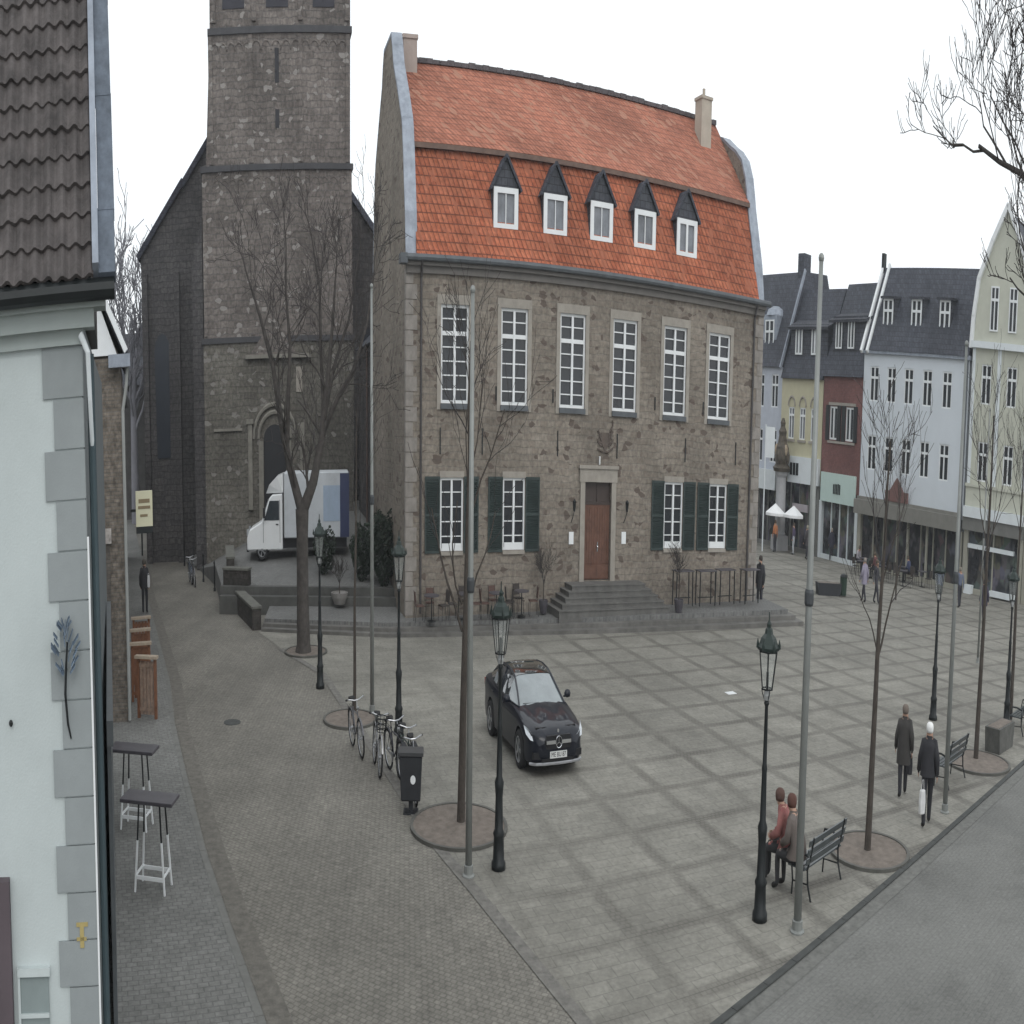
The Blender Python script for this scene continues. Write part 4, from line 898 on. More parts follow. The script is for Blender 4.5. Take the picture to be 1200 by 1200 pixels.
# ================================================================ STREET FURNITURE
def street_lamp(label, loc, rz=0, group='old fashioned street lamps'):
    t = thing('street_lamp', label, 'street lamp', loc, rz, group)
    m = MB(); m.lathe([(.17, 0), (.17, .1), (.135, .14), (.12, .45), (.14, .5), (.10, .56), (.085, 1.0), (.10, 1.12), (.11, 1.2), (.07, 1.28), (.055, 1.9), (.065, 1.94), (.048, 2.0), (.036, 2.72), (.06, 2.76), (.04, 2.8)], n=12)
    m.build('post', M_dark, t, True)
    m = MB(); m.lathe([(.06, 2.8), (.075, 2.86), (.05, 2.93)], n=10); m.build('collar', mat('bright_collar', (.35, .36, .36), .5, .3), t)
    m = MB()
    for k in range(6):
        a = math.pi/3*k; m.bar((.12*math.cos(a), .12*math.sin(a), 2.93), (.215*math.cos(a), .215*math.sin(a), 3.42), .018, .018)
        for z, r in ((2.94, .122), (3.41, .214)):
            a2 = a+math.pi/3; m.bar((r*math.cos(a), r*math.sin(a), z), (r*math.cos(a2), r*math.sin(a2), z), .02, .02)
    for k in range(3):
        a = math.pi/3*k*2+.5; m.tube([(.05*math.cos(a), .05*math.sin(a), 2.8), (.1*math.cos(a), .1*math.sin(a), 2.88), (.12*math.cos(a), .12*math.sin(a), 2.94)], .01, 4)
    m.tube([(0, 0, 2.93), (0, 0, 3.15)], .03, 6); m.build('lantern_frame', M_dark, t)
    m = MB()
    for k in range(6):
        a, a2 = math.pi/3*k, math.pi/3*(k+1)
        p = [(.116*math.cos(a), .116*math.sin(a), 2.95), (.116*math.cos(a2), .116*math.sin(a2), 2.95), (.208*math.cos(a2), .208*math.sin(a2), 3.4), (.208*math.cos(a), .208*math.sin(a), 3.4)]
        m.face(p)
    m.build('lantern_glass', M_lglass, t)
    m = MB(); m.lathe([(.235, 3.42), (.25, 3.46), (.2, 3.5), (.16, 3.57), (.09, 3.62), (.075, 3.68), (.045, 3.70), (.05, 3.74), (.015, 3.79), (.012, 3.89)], n=6)
    for k in range(6):
        a = math.pi/6+math.pi/3*k; m.lathe([(.035, 0), (.03, .05), (.004, .12)], (.235*math.cos(a), .235*math.sin(a), 3.44), 5)
    m.build('lantern_cap', mat('lamp_cap', (.022, .034, .03), .5, .2), t)
    return t
M_lglass = bpy.data.materials.new('lantern_glass'); M_lglass.use_nodes = True
_n = M_lglass.node_tree; _b = _n.nodes['Principled BSDF']; _b.inputs['Base Color'].default_value = (.8, .85, .82, 1); _b.inputs['Roughness'].default_value = .08; _b.inputs['Alpha'].default_value = .14
L0 = street_lamp('street lamp with six sided lantern between the two foreground benches side, in front of the seated pair', (6.24, 16.98, 0), .2)
L0['label'] = 'large street lamp nearest the seated pair and their bench'
for lab, loc in (('street lamp standing in front of the black car', (.59, 19.44, 0)), ('street lamp beside the parked bicycles', (-2.57, 27.8, 0)), ('street lamp right of the big forked tree', (-6.11, 32.28, 0)),
                 ('street lamp just behind the pedestrian with white hair', (17.83, 28.89, 0)), ('distant street lamp in front of the red brick house', (23.3, 55.2, 0)), ('street lamp at the far right near the stone trough', (20.9, 28.0, 0))):
    c = copy_tree(L0); c.location = loc; c['label'] = lab; c.rotation_euler.z = random.Random(lab).uniform(0, 1)
def flagpole(label, loc, h=8.1, r=.085, lean=(0, 0)):
    t = thing('flagpole', label, 'flagpole', loc, 0, 'grey flagpoles')
    m = MB(); m.tube([(0, 0, 0), (lean[0]*.5, lean[1]*.5, h*.5), (lean[0], lean[1], h)], [r, r*.8, r*.5], 12); m.build('pole', M_pole, t, True)
    m = MB(); m.lathe([(r*1.8, 0), (r*1.8, .03), (r*1.3, .05), (r*1.3, .16), (r, .17)], n=12); m.build('base_collar', M_pole, t)
    m = MB(); m.lathe([(r*.95, 0), (r*1.12, .03), (r*1.12, .16), (r*.95, .2)], (lean[0]*.5, lean[1]*.5, h*.5), 12); m.build('joint', mat('dark_joint', (.06, .065, .07), .5, .3), t)
    m = MB(); m.sphere((lean[0], lean[1], h+.04), .06, 8, 6); m.build('finial', M_pole, t)
    return t
flagpole('tall grey flagpole beside the seated pair', (6.91, 16.4, 0), 8.1, .088)
flagpole('tall grey flagpole rising in front of the left round tree pit near the black car', (-.12, 19.08, 0), 7.55, .08)
flagpole('thin pale flagpole behind the parked bicycles', (-3.72, 29.75, 0), 8.5, .075)
flagpole('grey flagpole beside the two walking pedestrians', (13.57, 21.06, 0), 7.9, .075)
flagpole('far thin flagpole beside the gabled house', (25.5, 37.0, 0), 7.6, .06)

# ---- bare trees
def limb(mb, tw, rnd, p, d, r, L, depth, up=.25, wander=.18, ndiv=5, minr=.006, spread=.65, nside=None, dens=1.0):
    pts = [Vector(p)]; d = Vector(d).normalized(); rs = [r]; k = ndiv
    r1 = max(minr, r*.45)
    for i in range(k):
        d = (d+Vector((rnd.gauss(0, wander), rnd.gauss(0, wander), rnd.gauss(0, wander*.7)+up*.35))).normalized()
        pts.append(pts[-1]+d*L/k); rs.append(r+(r1-r)*(i+1)/k)
    tgt = mb if r > .018 else tw
    tgt.tube(pts, rs, 7 if r > .06 else (5 if r > .02 else 3), cap=False)
    if depth <= 0: return
    n = max(1, int((nside or (3+depth))*dens+rnd.random()))
    for i in range(n):
        t = rnd.uniform(.25, 1.0); f = t*k; j = min(int(f), k-1); q = pts[j].lerp(pts[j+1], f-j); dd = (pts[j+1]-pts[j]).normalized()
        ax = dd.orthogonal().normalized(); ax.rotate(Matrix.Rotation(rnd.uniform(0, 6.283), 3, dd))
        nd = (dd*(1-spread*.5)+ax*spread*rnd.uniform(.6, 1.15)+Vector((0, 0, up))).normalized()
        limb(mb, tw, rnd, q, nd, max(minr, (rs[j]*.62)*rnd.uniform(.7, 1)), L*rnd.uniform(.45, .75), depth-1, up, wander, ndiv, minr, spread, nside, dens)
def tree(name, label, loc, trunk, limbs, seed, bark, group=None, minr=.006, dens=1.0, cat='tree'):
    """trunk: (points, radii); limbs: list of (start point, dir, radius, length, depth)"""
    t = thing(name, label, cat, loc, 0, group); rnd = random.Random(seed)
    mb, tw = MB(), MB()
    mb.tube(trunk[0], trunk[1], 12, cap=False)
    for (p, d, r, L, dep) in limbs: limb(mb, tw, rnd, p, d, r, L, dep, minr=minr, dens=dens)
    mb.build('trunk', bark, t, True, fix=False); tw.build('crown', M_twig, t, fix=False)
    return t
# big forked tree by the platform
L = []
stemA = [(0, 0, 3.6), (-.55, .1, 5.0), (-1.0, .2, 6.6), (-1.35, .3, 8.2), (-1.9, .2, 9.8), (-2.5, .1, 11.2)]
stemB = [(0, 0, 3.6), (.55, -.1, 4.6), (.95, 0, 6.0), (1.15, .2, 7.6), (1.35, .3, 9.2), (1.6, .2, 11.4)]
stemC = [(.9, 0, 5.7), (.95, .3, 7.0), (.8, .5, 8.8), (.75, .6, 10.6), (.4, .6, 12.2)]
stemD = [(-.7, .12, 5.6), (-.55, -.2, 7.2), (-.4, -.4, 8.8), (-.55, -.5, 10.4), (-.5, -.6, 11.8)]
stemE = [(.98, 0, 6.1), (1.7, -.2, 7.2), (2.4, -.3, 8.0), (3.0, -.3, 9.4), (3.3, -.2, 11)]
stemF = [(1.1, .1, 6.9), (1.5, .3, 8.3), (2.1, .4, 9.6), (2.5, .4, 11.3)]
t = thing('bare_tree', 'large bare tree with forked trunk in front of the church terrace', 'tree', (-7.8, 37.07, 0), 0); rnd = random.Random(12)
mb, tw = MB(), MB()
stemA, stemB, stemC, stemD, stemE, stemF = [[(x, y, 3.6+(z-3.6)*.80) for x, y, z in q] for q in (stemA, stemB, stemC, stemD, stemE, stemF)]
mb.tube([(0, 0, -.1), (.02, 0, .25), (.0, 0, 1.5), (0, 0, 3.0), (0, 0, 3.7)], [.42, .31, .27, .26, .30], 14, cap=False)
for st_, r0 in ((stemA, .19), (stemB, .22), (stemC, .12), (stemD, .11), (stemE, .1), (stemF, .09)):
    k = len(st_); rs = [r0+(.03-r0)*i/(k-1) for i in range(k)]; mb.tube(st_, rs, 9, cap=False)
    for i in range(1, k):
        a, bq = Vector(st_[i-1]), Vector(st_[i])
        for _ in range(2 if i > 1 else 1):
            q = a.lerp(bq, rnd.random()); dd = (bq-a).normalized(); ax = dd.orthogonal().normalized(); ax.rotate(Matrix.Rotation(rnd.uniform(0, 6.283), 3, dd))
            limb(mb, tw, rnd, q, dd*.6+ax*.8+Vector((0, 0, .2)), max(.012, rs[i]*.4), rnd.uniform(1.1, 2.2), 3, up=.15, minr=.008, dens=.55)
    limb(mb, tw, rnd, st_[-1], Vector(st_[-1])-Vector(st_[-2]), .03, 1.1, 2, minr=.008)
mb.build('trunk', M_bark, t, True, fix=False); tw.build('crown', M_twig, t, fix=False)
def young(label, loc, h, r, seed, first, n=9, lean=(0, 0), fork=None, spread=.55, name='young_tree', cat='tree', depth=2):
    rnd = random.Random(seed); pts = []; rs = []
    for i in range(9):
        f = i/8; pts.append((lean[0]*f+rnd.gauss(0, .03)*f, lean[1]*f, -.05+h*.86*f)); rs.append(r*(1-.8*f)+.006)
    limbs = []
    for i in range(n):
        z = first+(h*.86-first)*i/n*rnd.uniform(.9, 1); f = z/(h*.86); a = i*2.4+rnd.uniform(-.5, .5)
        sp = spread*(1-.35*f); p = Vector((lean[0]*f, lean[1]*f, z))
        limbs.append((p, (math.cos(a)*sp, math.sin(a)*sp, .85), max(.008, r*.5*(1.1-f)), (h-z)*.42+.35, depth))
    limbs.append(((lean[0], lean[1], h*.84), (0, 0, 1), .012, h*.14, 1))
    if fork: limbs += fork
    return tree(name, label, loc, (pts, rs), limbs, seed, M_bark_y, 'young bare trees around the square', .005, .8)
young('young bare tree in the left round pit beside the flagpole near the black car', (-.35, 21.65, 0), 8.3, .105, 4, 4.4, 8, (.18, 0), [((0, 0, 2.9), (-.62, .1, .8), .035, 2.1, 1), ((0.05, 0, 3.1), (.5, 0, .85), .025, 1.8, 1), ((0.0, 0, 3.3), (-.35, -.2, .9), .025, 1.6, 1)])
young('young bare tree in the pit behind the flagpole, right of the seated pair', (10.11, 19.39, 0), 7.2, .085, 7, 4.0, 7, (.15, 0), [((0.03, 0, 2.85), (.42, 0, 1), .03, 1.7, 1), ((.02, 0, 3.1), (-.35, 0, 1), .02, 1.2, 1)])
young('young bare tree between the walking pedestrians and the stone trough', (17.12, 24.67, 0), 8.2, .085, 9, 4.0, 8, (.1, 0), [((0, 0, 3.3), (-.4, 0, .9), .02, 1.2, 1)])
young('young bare tree farthest right behind the stone trough', (21.49, 28.51, 0), 7.6, .08, 11, 4.2, 7, (0, 0))
young('slender bare tree in the small pit behind the bicycles', (-4.36, 29.67, 0), 7.2, .055, 13, 3.6, 6, (.1, 0))
young('bare tree before the terrace of the white house', (29.2, 53.2, 0), 7.0, .06, 15, 2.6, 9, (0, 0))
# background tree behind the church alley
t = thing('background_tree', 'pale bare tree far behind the left roofs', 'tree', (-36, 84, 0)); rnd = random.Random(21); mb, tw = MB(), MB()
mb.tube([(0, 0, 0), (0, 0, 7), (.3, 0, 10)], [.5, .35, .22], 8, cap=False)
for i in range(13):
    a = i*2.4; limb(mb, tw, rnd, (0.1, 0, 5.5+i*.38), (math.cos(a)*.7, math.sin(a)*.5, .85), .14, 4.4+rnd.random()*1.5, 3, minr=.03, up=.22, dens=.8)
mb.build('trunk', mat('hazy_bark', (.17, .17, .19), .9), t, True, fix=False); tw.build('crown', mat('hazy_twig', (.16, .165, .185), .9), t, fix=False)  # distance haze is mixed into the bark and twig colours
# overhanging tree at the right edge
t = thing('overhanging_tree', 'dark bare tree reaching in from the upper right edge', 'tree', (15.35, 18.4, 0)); rnd = random.Random(33); mb, tw = MB(), MB()
mb.tube([(0, 0, 0), (0, 0, 3), (-.1, 0, 7), (.1, 0, 12)], [.3, .24, .2, .1], 10, cap=False)
for (p, d, r, L_) in (((-.1, 0, 7.7), (-.7, .2, .7), .08, 2.6), ((-.05, 0, 7.9), (-.75, .1, .75), .07, 3.3), ((0, 0, 10.0), (-.85, .1, .35), .08, 3.2), ((0, 0, 10.6), (-.6, .4, .7), .06, 2.8), ((0, 0, 8.8), (-.3, .6, .7), .06, 2.8), ((0, 0, 9.3), (.5, 0, .8), .06, 3)):
    limb(mb, tw, rnd, p, d, r, L_, 4, up=.25, minr=.008, wander=.2, dens=.76)
mb.build('trunk', M_bark, t, True, fix=False); tw.build('crown', M_twig, t, fix=False)

# ---- round tree pits
def tree_pit(label, loc, r, tilt=0, cut=None):
    t = thing('tree_pit', label, 'tree pit', loc, 0, 'round tree pits')
    m = MB(); n = 40
    for k in range(n):
        a, a2 = 2*math.pi*k/n, 2*math.pi*(k+1)/n
        i = len(m.v)
        for aa in (a, a2):
            for rr_, zz in ((r-.05, 0), (r-.05, .06), (r+.03, .06), (r+.03, 0)): m.v.append((rr_*math.cos(aa), rr_*math.sin(aa), zz))
        for j in range(3): m.f.append((i+j, i+j+1, i+j+5, i+j+4)); m.m.append(0)
    m.build('ring', mat('pit_ring', (.10, .098, .088), .7, .1, var=.25), t)
    m = MB(); m.face([((r-.05)*math.cos(2*math.pi*k/n), (r-.05)*math.sin(2*math.pi*k/n), .045) for k in range(n)]); m.build('soil', M_soil, t)
    return t
tree_pit('round tree pit in front of the parked bicycles and beside the flagpole', (-.4, 21.44, 0), 1.25)
tree_pit('small round tree pit behind the bicycles', (-4.4, 28.9, 0), .93)
tree_pit('round tree pit between kerb and bench of the seated pair', (10.15, 19.35, 0), 1.05)
tree_pit('round tree pit before the stone trough', (17.0, 24.35, 0), 1.15)
tree_pit('tree pit of brown cobbles around the big forked tree', (-7.7, 37.2, 0), .95)

# ---- benches
def bench(label, loc, rz):
    """bench along local x, sitter faces +y"""
    t = thing('park_bench', label, 'bench', loc, rz, 'dark slatted park benches')
    m = MB()
    for k in range(4): m.box(-.85, .85, -.2+k*.12, -.11+k*.12, .43, .455)
    m.build('seat', M_woodbench, t)
    m = MB()
    for k in range(3): m.obox((0, -.26-.035*k, .56+k*.13), (1, 0, 0), (0, -.26, 1), (0, 1, .26), .85, .045, .012)
    m.build('backrest', M_woodbench, t)
    for x in (-.7, .7):
        m = MB(); m.tube([(x, .22, 0), (x, .2, .2), (x, .24, .42), (x, .24, .5), (x, .2, .63), (x, .0, .64), (x, -.2, .6), (x, -.28, .55)], .02, 6)
        m.tube([(x, -.32, 0), (x, -.22, .22), (x, -.2, .42), (x, -.28, .62), (x, -.36, .88)], .022, 6); m.tube([(x, .22, .42), (x, -.2, .42)], .02, 6); m.tube([(x, .2, .2), (x, -.22, .22)], .012, 6)
        m.build('side_frame', M_dark, t)
    return t
bench('dark slatted bench with the seated pair', (8.05, 18.1, 0), .61)
bench('dark slatted bench right of the walking pedestrians', (15.0, 23.15, 0), .61)
bench('dark slatted bench at the right edge behind the stone trough', (21.0, 27.1, 0), .61)
# stone trough
t = thing('stone_trough', 'grey stone trough planter beside the kerb on the right', 'planter', (18.75, 25.5, 0), .55)
m = MB(); m.prism([(-.65, 0), (.65, 0), (.75, .55), (-.75, .55)], 'y', -.3, .3)
tr = m.build('trough', mat('trough_stone', (.095, .095, .088), .85, var=.3, vscale=4, bump=.4), t)
m = MB(); m.box(-.66, .66, -.22, .22, .5, .56); m.build('soil', M_soil, t)

# ---- bicycles
def bicycle(label, loc, rz, lean=.08, steer=.15, col=(.03, .03, .035), basket=None, bag=None):
    t = thing('bicycle', label, 'bicycle', loc, rz, 'bicycles parked beside the street lamp'); t.rotation_euler.x = lean
    R_ = .34; fm = mat('bike_%02d%02d%02d' % tuple(int(c*99) for c in col), col, .35, .3, coat=.3)
    for wx in (-.53, .53):
        m = MB(); n = 28
        pts = [(wx+R_*math.cos(2*math.pi*k/n), 0, R_+R_*math.sin(2*math.pi*k/n)) for k in range(n+1)]
        m.tube(pts, .027, 6, cap=False); wh = m.build('wheel', M_tyre, t)
        m = MB(); pts = [(wx+(R_-.03)*math.cos(2*math.pi*k/n), 0, R_+(R_-.03)*math.sin(2*math.pi*k/n)) for k in range(n+1)]
        m.tube(pts, .011, 5, cap=False)
        for k in range(14):
            a = 2*math.pi*k/14; m.tube([(wx+.02*math.cos(a), .02*(-1)**k, R_+.02*math.sin(a)), (wx+(R_-.03)*math.cos(a), 0, R_+(R_-.03)*math.sin(a))], .0025, 3, cap=False)
        m.tube([(wx, -.05, R_), (wx, .05, R_)], .025, 6); m.build('rim', M_alloy, wh)
        m = MB(); pts = [(wx+(R_+.04)*math.cos(a), 0, R_+(R_+.04)*math.sin(a)) for a in [math.radians(q) for q in range(20, 170, 15)]]
        for p, q in zip(pts, pts[1:]): m.bar(p, q, .045, .006)
        m.build('mudguard', fm, t)
    m = MB(); bb = (-.08, 0, .30); st_ = (-.22, 0, .78); hd = (.33, 0, .80); hb = (.37, 0, .62); ra = (-.53, 0, .34); fa = (.53, 0, .34)
    m.tube([bb, st_], .016, 6); m.tube([(.34, 0, .70), (-.05, 0, .42), bb], .02, 6) if basket is not None else m.tube([(.34, 0, .74), (-.2, 0, .72)], .016, 6)
    m.tube([hb, bb], .018, 6); m.tube([hd, hb], .02, 6)
    for s in (-.05, .05):
        m.tube([(bb[0], s*.6, bb[2]), (ra[0], s, ra[2])], .01, 5); m.tube([(st_[0], s*.4, st_[2]), (ra[0], s, ra[2])], .009, 5)
        m.tube([(.38, s*.8, .6), (.45, s, .45), (fa[0], s, fa[2])], .011, 5)
    m.build('frame', fm, t)
    m = MB(); m.tube([hd, (.30, 0, .98)], .014, 6); m.tube([(.12, .28, 1.0), (.24, .24, 1.03), (.30, .06, 1.0), (.30, -.06, 1.0), (.24, -.24, 1.03), (.12, -.28, 1.0)], .013, 6)
    m.build('handlebar', M_alloy, t)
    for s in (-1, 1):
        m = MB(); m.tube([(.16, s*.265, 1.01), (.06, s*.29, .99)], .02, 6); m.build('grip', M_tyre, t)
    m = MB(); m.tube([st_, (-.25, 0, .90)], .013, 6); m.prism([(-.40, .0), (-.38, .09), (-.25, .085), (-.10, .025), (-.10, -.025), (-.25, -.085), (-.38, -.09)], 'z', .90, .95); m.build('saddle', M_tyre, t)
    m = MB()
    for a in (0, math.pi): m.tube([(bb[0], .06 if a else -.06, bb[2]), (bb[0]+.16*math.cos(a+.7), .08 if a else -.08, bb[2]+.16*math.sin(a+.7))], .01, 5); m.box(bb[0]+.16*math.cos(a+.7)-.04, bb[0]+.16*math.cos(a+.7)+.04, (.08 if a else -.17), (.17 if a else -.08), bb[2]+.16*math.sin(a+.7)-.01, bb[2]+.16*math.sin(a+.7)+.01)
    m.lathe([(.09, -.004), (.09, .004)], (0, 0, 0), 14) if False else None
    m.tube([(bb[0], -.055, bb[2]), (bb[0], -.05, bb[2])], .09, 14); m.build('crank', M_alloy, t)
    m = MB()
    for s in (-.06, .0, .06): m.tube([(-.72, s, .74), (-.30, s, .74)], .006, 4)
    m.tube([(-.6, .06, .74), (-.53, .06, .34)], .006, 4); m.tube([(-.6, -.06, .74), (-.53, -.06, .34)], .006, 4); m.build('carrier', M_dark, t)
    m = MB(); m.lathe([(.02, 0), (.045, .02), (.045, .05), (.01, .06)], (.40, 0, .84), 8); m.build('headlamp', M_alloy, t)
    if basket:
        m = MB()
        for k in range(10):
            a = k/10*2*math.pi; m.bar((.52+.15*math.cos(a), .13*math.sin(a), .78), (.52+.2*math.cos(a), .18*math.sin(a), 1.02), .012, .012)
        for z, f in ((.78, 1), (.86, 1.12), (.94, 1.22), (1.02, 1.33)): m.tube([(.52+.15*f*math.cos(a), .13*f*math.sin(a), z) for a in [2*math.pi*q/16 for q in range(17)]], .009, 4)
        m.build('basket', M_dark, t)
    if bag:
        for s in (-1, 1):
            m = MB(); m.box(-.72, -.38, s*.08, s*.22, .40, .74); m.build('pannier', bag, t, bevel=.02)
    return t
bicycle('grey bicycle at the back of the parked row with raised handlebar', (-3.75, 26.1, .03), -1.15, .10, col=(.12, .12, .13))
bicycle('bicycle with shiny silver frame in the middle of the parked row', (-2.95, 24.75, .03), -1.3, -.06, col=(.35, .35, .36), basket=1)
bicycle('dark bicycle leaning beside the street lamp post in the parked row', (-2.35, 24.45, .03), -1.1, .08, col=(.04, .04, .05))
bicycle('dark green bicycle squeezed between its neighbours in the parked row', (-2.05, 23.85, .03), -1.2, -.05, col=(.03, .05, .045))
bicycle('black bicycle with panniers nearest the camera in the parked row', (-1.72, 23.05, .03), -1.35, .05, col=(.02, .02, .025), bag=M_litter)
# litter bin
t = thing('litter_bin', 'black litter bin with round white sticker in front of the bicycles', 'litter bin', (-1.72, 22.2, 0), .05)
m = MB(); m.prism([(-.26, .22), (.26, .22), (.31, .92), (-.31, .92)], 'y', -.2, .2); m.build('body', M_litter, t, bevel=.02)
m = MB(); m.box(-.34, .34, -.23, .23, .925, .98); m.build('rim', mat('bin_rim', (.06, .062, .065), .4, .3), t)
m = MB(); m.box(-.06, .06, -.06, .06, 0, .24); m.box(-.2, .2, -.16, .16, 0, .03); m.build('foot', M_litter, t)
m = MB(); m.tube([(.06, -.213, .56), (.06, -.205, .56)], .07, 14); m.build('sticker', M_white, t)

# ---- bistro tables left
def bistro(label, loc, rz):
    t = thing('bar_table', label, 'table', loc, rz, 'high bar tables on the left pavement')
    m = MB(); m.box(-.68, .58, -.28, .28, 1.17, 1.22); m.build('tabletop', M_tabletop, t, bevel=.008)
    for sx in (-1, 1):
        for sy in (-1, 1):
            m = MB(); m.bar((sx*.36, sy*.24, 0), (sx*.29, sy*.2, .68), .036, .036); lg = m.build('leg', M_white, t)
            m = MB(); m.bar((sx*.29, sy*.2, .68), (sx*.25, sy*.17, 1.17), .03, .03); m.build('leg_top', M_dark, lg)
    for sy in (-1, 1):
        m = MB(); m.bar((-.34, sy*.23, .2), (.34, sy*.23, .2), .03, .05); m.build('footrest', M_white, t)
    for sx in (-1, 1):
        m = MB(); m.bar((sx*.33, -.22, .23), (sx*.33, .22, .23), .03, .03); m.build('side_rail', M_white, t)
    return t
bistro('high bar table with white legs nearest the camera on the pavement', (-7.18, 17.3, .05), .02)
bistro('high bar table with white legs behind the nearer one', (-8.72, 19.95, .05), .02)
# furled blue banner
t = thing('furled_banner', 'blue furled banner on a thin pole beside the plastered building', 'banner', (-8.25, 16.3, .05), .3)
m = MB(); m.tube([(0, 0, 0), (0, 0, 2.6)], .02, 6); m.lathe([(.2, 0), (.2, .05), (.03, .07)], n=12); m.build('pole', M_white, t)
m = MB(); m.lathe([(.03, 1.3), (.1, 1.5), (.13, 1.9), (.09, 2.3), (.03, 2.65)], n=9); m.build('cloth', mat('banner_blue', (.12, .17, .26), .7, var=.3, vscale=6), t)
# grey column on the side wall
t = thing('grey_bollard_column', 'round grey advertising column tight against the plastered building', 'column', (-12.35, 24.8, .05))
m = MB(); m.lathe([(.2, 0), (.2, 2.3), (.16, 2.35)], n=14); m.build('shaft', mat('column_grey', (.12, .14, .15), .7), t)
m = MB(); m.lathe([(.1, 2.35), (.12, 2.45), (.02, 2.6)], n=10); m.build('cap', M_dark, t)
# wooden terrace screens
def screen(label, loc, rz, h=1.28):
    t = thing('wooden_screen', label, 'terrace screen', loc, rz, 'red brown wooden terrace screens')
    for x in (-.36, .30):
        m = MB(); m.box(x, x+.09, -.05, .05, 0, h-.04); m.build('post', M_wood, t)
    m = MB(); m.box(-.42, .44, -.11, .11, h-.04, h+.02); m.build('top_rail', M_wood_l, t)
    m = MB()
    for k in range(4): m.box(-.25+k*.135, -.14+k*.135, -.02, .02, .08, h-.1)
    m.box(-.27, .3, -.03, .03, .15, .22); m.box(-.27, .3, -.03, .03, h-.22, h-.15); m.build('slats', M_wood if loc[1] > 29 else mat('worn_board', (.24, .17, .13), .8, var=.4, vscale=7), t)
    return t
screen('wooden terrace screen nearest the camera with pale top rail', (-11.6, 27.7, .05), 0)
screen('second wooden terrace screen behind the nearest one', (-12.55, 29.4, .05), .4)
screen('third wooden terrace screen along the brick building', (-13.4, 31.4, .05), .5)
screen('wooden terrace screen farthest up the alley', (-14.2, 33.4, .05), .5)

# ================================================================ VEHICLES
def boolean_cut(o, cutters):
    bpy.context.view_layer.update()
    for c in cutters:
        md = o.modifiers.new('b', 'BOOLEAN'); md.operation = 'DIFFERENCE'; md.object = c; md.solver = 'EXACT'
    dg = bpy.context.evaluated_depsgraph_get(); me = bpy.data.meshes.new_from_object(o.evaluated_get(dg)); o.modifiers.clear(); o.data = me
    for c in cutters: bpy.data.objects.remove(c)
def loft(mb, rings, close=False):
    n = len(rings[0]); b = len(mb.v)
    for r in rings: mb.v += [tuple(p) for p in r]
    for i in range(len(rings)-1):
        for j in range(n if close else n-1):
            k = (j+1) % n; a = b+i*n+j; c = b+i*n+k; mb.f.append((a, c, c+n, a+n)); mb.m.append(mb.mi)
def text_mesh(name, txt, size, mt, parent, M):
    cu = bpy.data.curves.new('t', 'FONT'); cu.body = txt; cu.size = size; cu.extrude = .002; cu.align_x = 'CENTER'; cu.align_y = 'CENTER'
    o = bpy.data.objects.new('t', cu); COL.objects.link(o); bpy.context.view_layer.update()
    me = bpy.data.meshes.new_from_object(o.evaluated_get(bpy.context.evaluated_depsgraph_get())); bpy.data.objects.remove(o)
    me.materials.clear(); me.materials.append(mt); me.transform(M)
    q = bpy.data.objects.new(name, me); COL.objects.link(q); q.parent = parent; return q
def wheel(parent, x, y, r, w_, side):
    m = MB(); prof = [(r*.66, -w_/2), (r*.93, -w_/2), (r, -w_*.32), (r, w_*.32), (r*.93, w_/2), (r*.66, w_/2)]
    n = 32; b = len(m.v)
    for rr_, yy in prof:
        for j in range(n): a = 2*math.pi*j/n; m.v.append((x+rr_*math.cos(a), y+yy, r+rr_*math.sin(a)))
    for k in range(len(prof)):
        k2 = (k+1) % len(prof)
        for j in range(n): m.f.append((b+k*n+j, b+k*n+(j+1) % n, b+k2*n+(j+1) % n, b+k2*n+j)); m.m.append(0)
    wh = m.build('wheel', M_tyre, parent, True)
    m = MB(); yo = y+side*w_*.42
    for k in range(5):
        for d in (-.11, .11):
            a = 2*math.pi*k/5; m.bar((x+.05*math.cos(a), yo, r+.05*math.sin(a)), (x+r*.66*math.cos(a+d), yo, r+r*.66*math.sin(a+d)), .035, .03, up=(0, 1, 0))
    m.tube([(x+r*.66*math.cos(2*math.pi*k/24), yo, r+r*.66*math.sin(2*math.pi*k/24)) for k in range(25)], .02, 5, cap=False)
    m.tube([(x, yo-.03, r), (x, yo+.03, r)], .06, 10); m.build('rim', M_alloy, wh)
    m = MB(); m.tube([(x, yo-side*.08, r), (x, yo-side*.06, r)], r*.64, 20); m.build('brake_disc', M_grille, wh)
    return wh
def smoothint(tbl, x):
    for (a, b) in zip(tbl, tbl[1:]):
        if a[0] >= x >= b[0]:
            t = (a[0]-x)/(a[0]-b[0]); t = t*t*(3-2*t) if False else t
            return [a[i]+(b[i]-a[i])*t for i in range(1, len(a))]
    return list(tbl[0][1:]) if x > tbl[0][0] else list(tbl[-1][1:])
car = thing('parked_car', 'glossy black coupe saloon car with silver grille bars parked alone on the square', 'car', (1.80, 26.95, 0), math.atan2(-.955, .30)); car.scale = (1.03, 1.05, 1.05)
tb = [(2.32, .50, .34, .60), (2.27, .66, .27, .68), (2.16, .78, .21, .745), (1.95, .85, .18, .80), (1.6, .885, .17, .86), (1.2, .89, .17, .92), (.85, .89, .17, .965), (.0, .89, .17, .975), (-.9, .89, .17, .99), (-1.5, .885, .18, 1.01), (-1.95, .85, .2, 1.02), (-2.15, .80, .26, 1.0), (-2.27, .70, .33, .94), (-2.32, .6, .4, .84)]
rings = []
xs_ = [2.32-.0+(-4.64)*i/46 for i in range(47)]
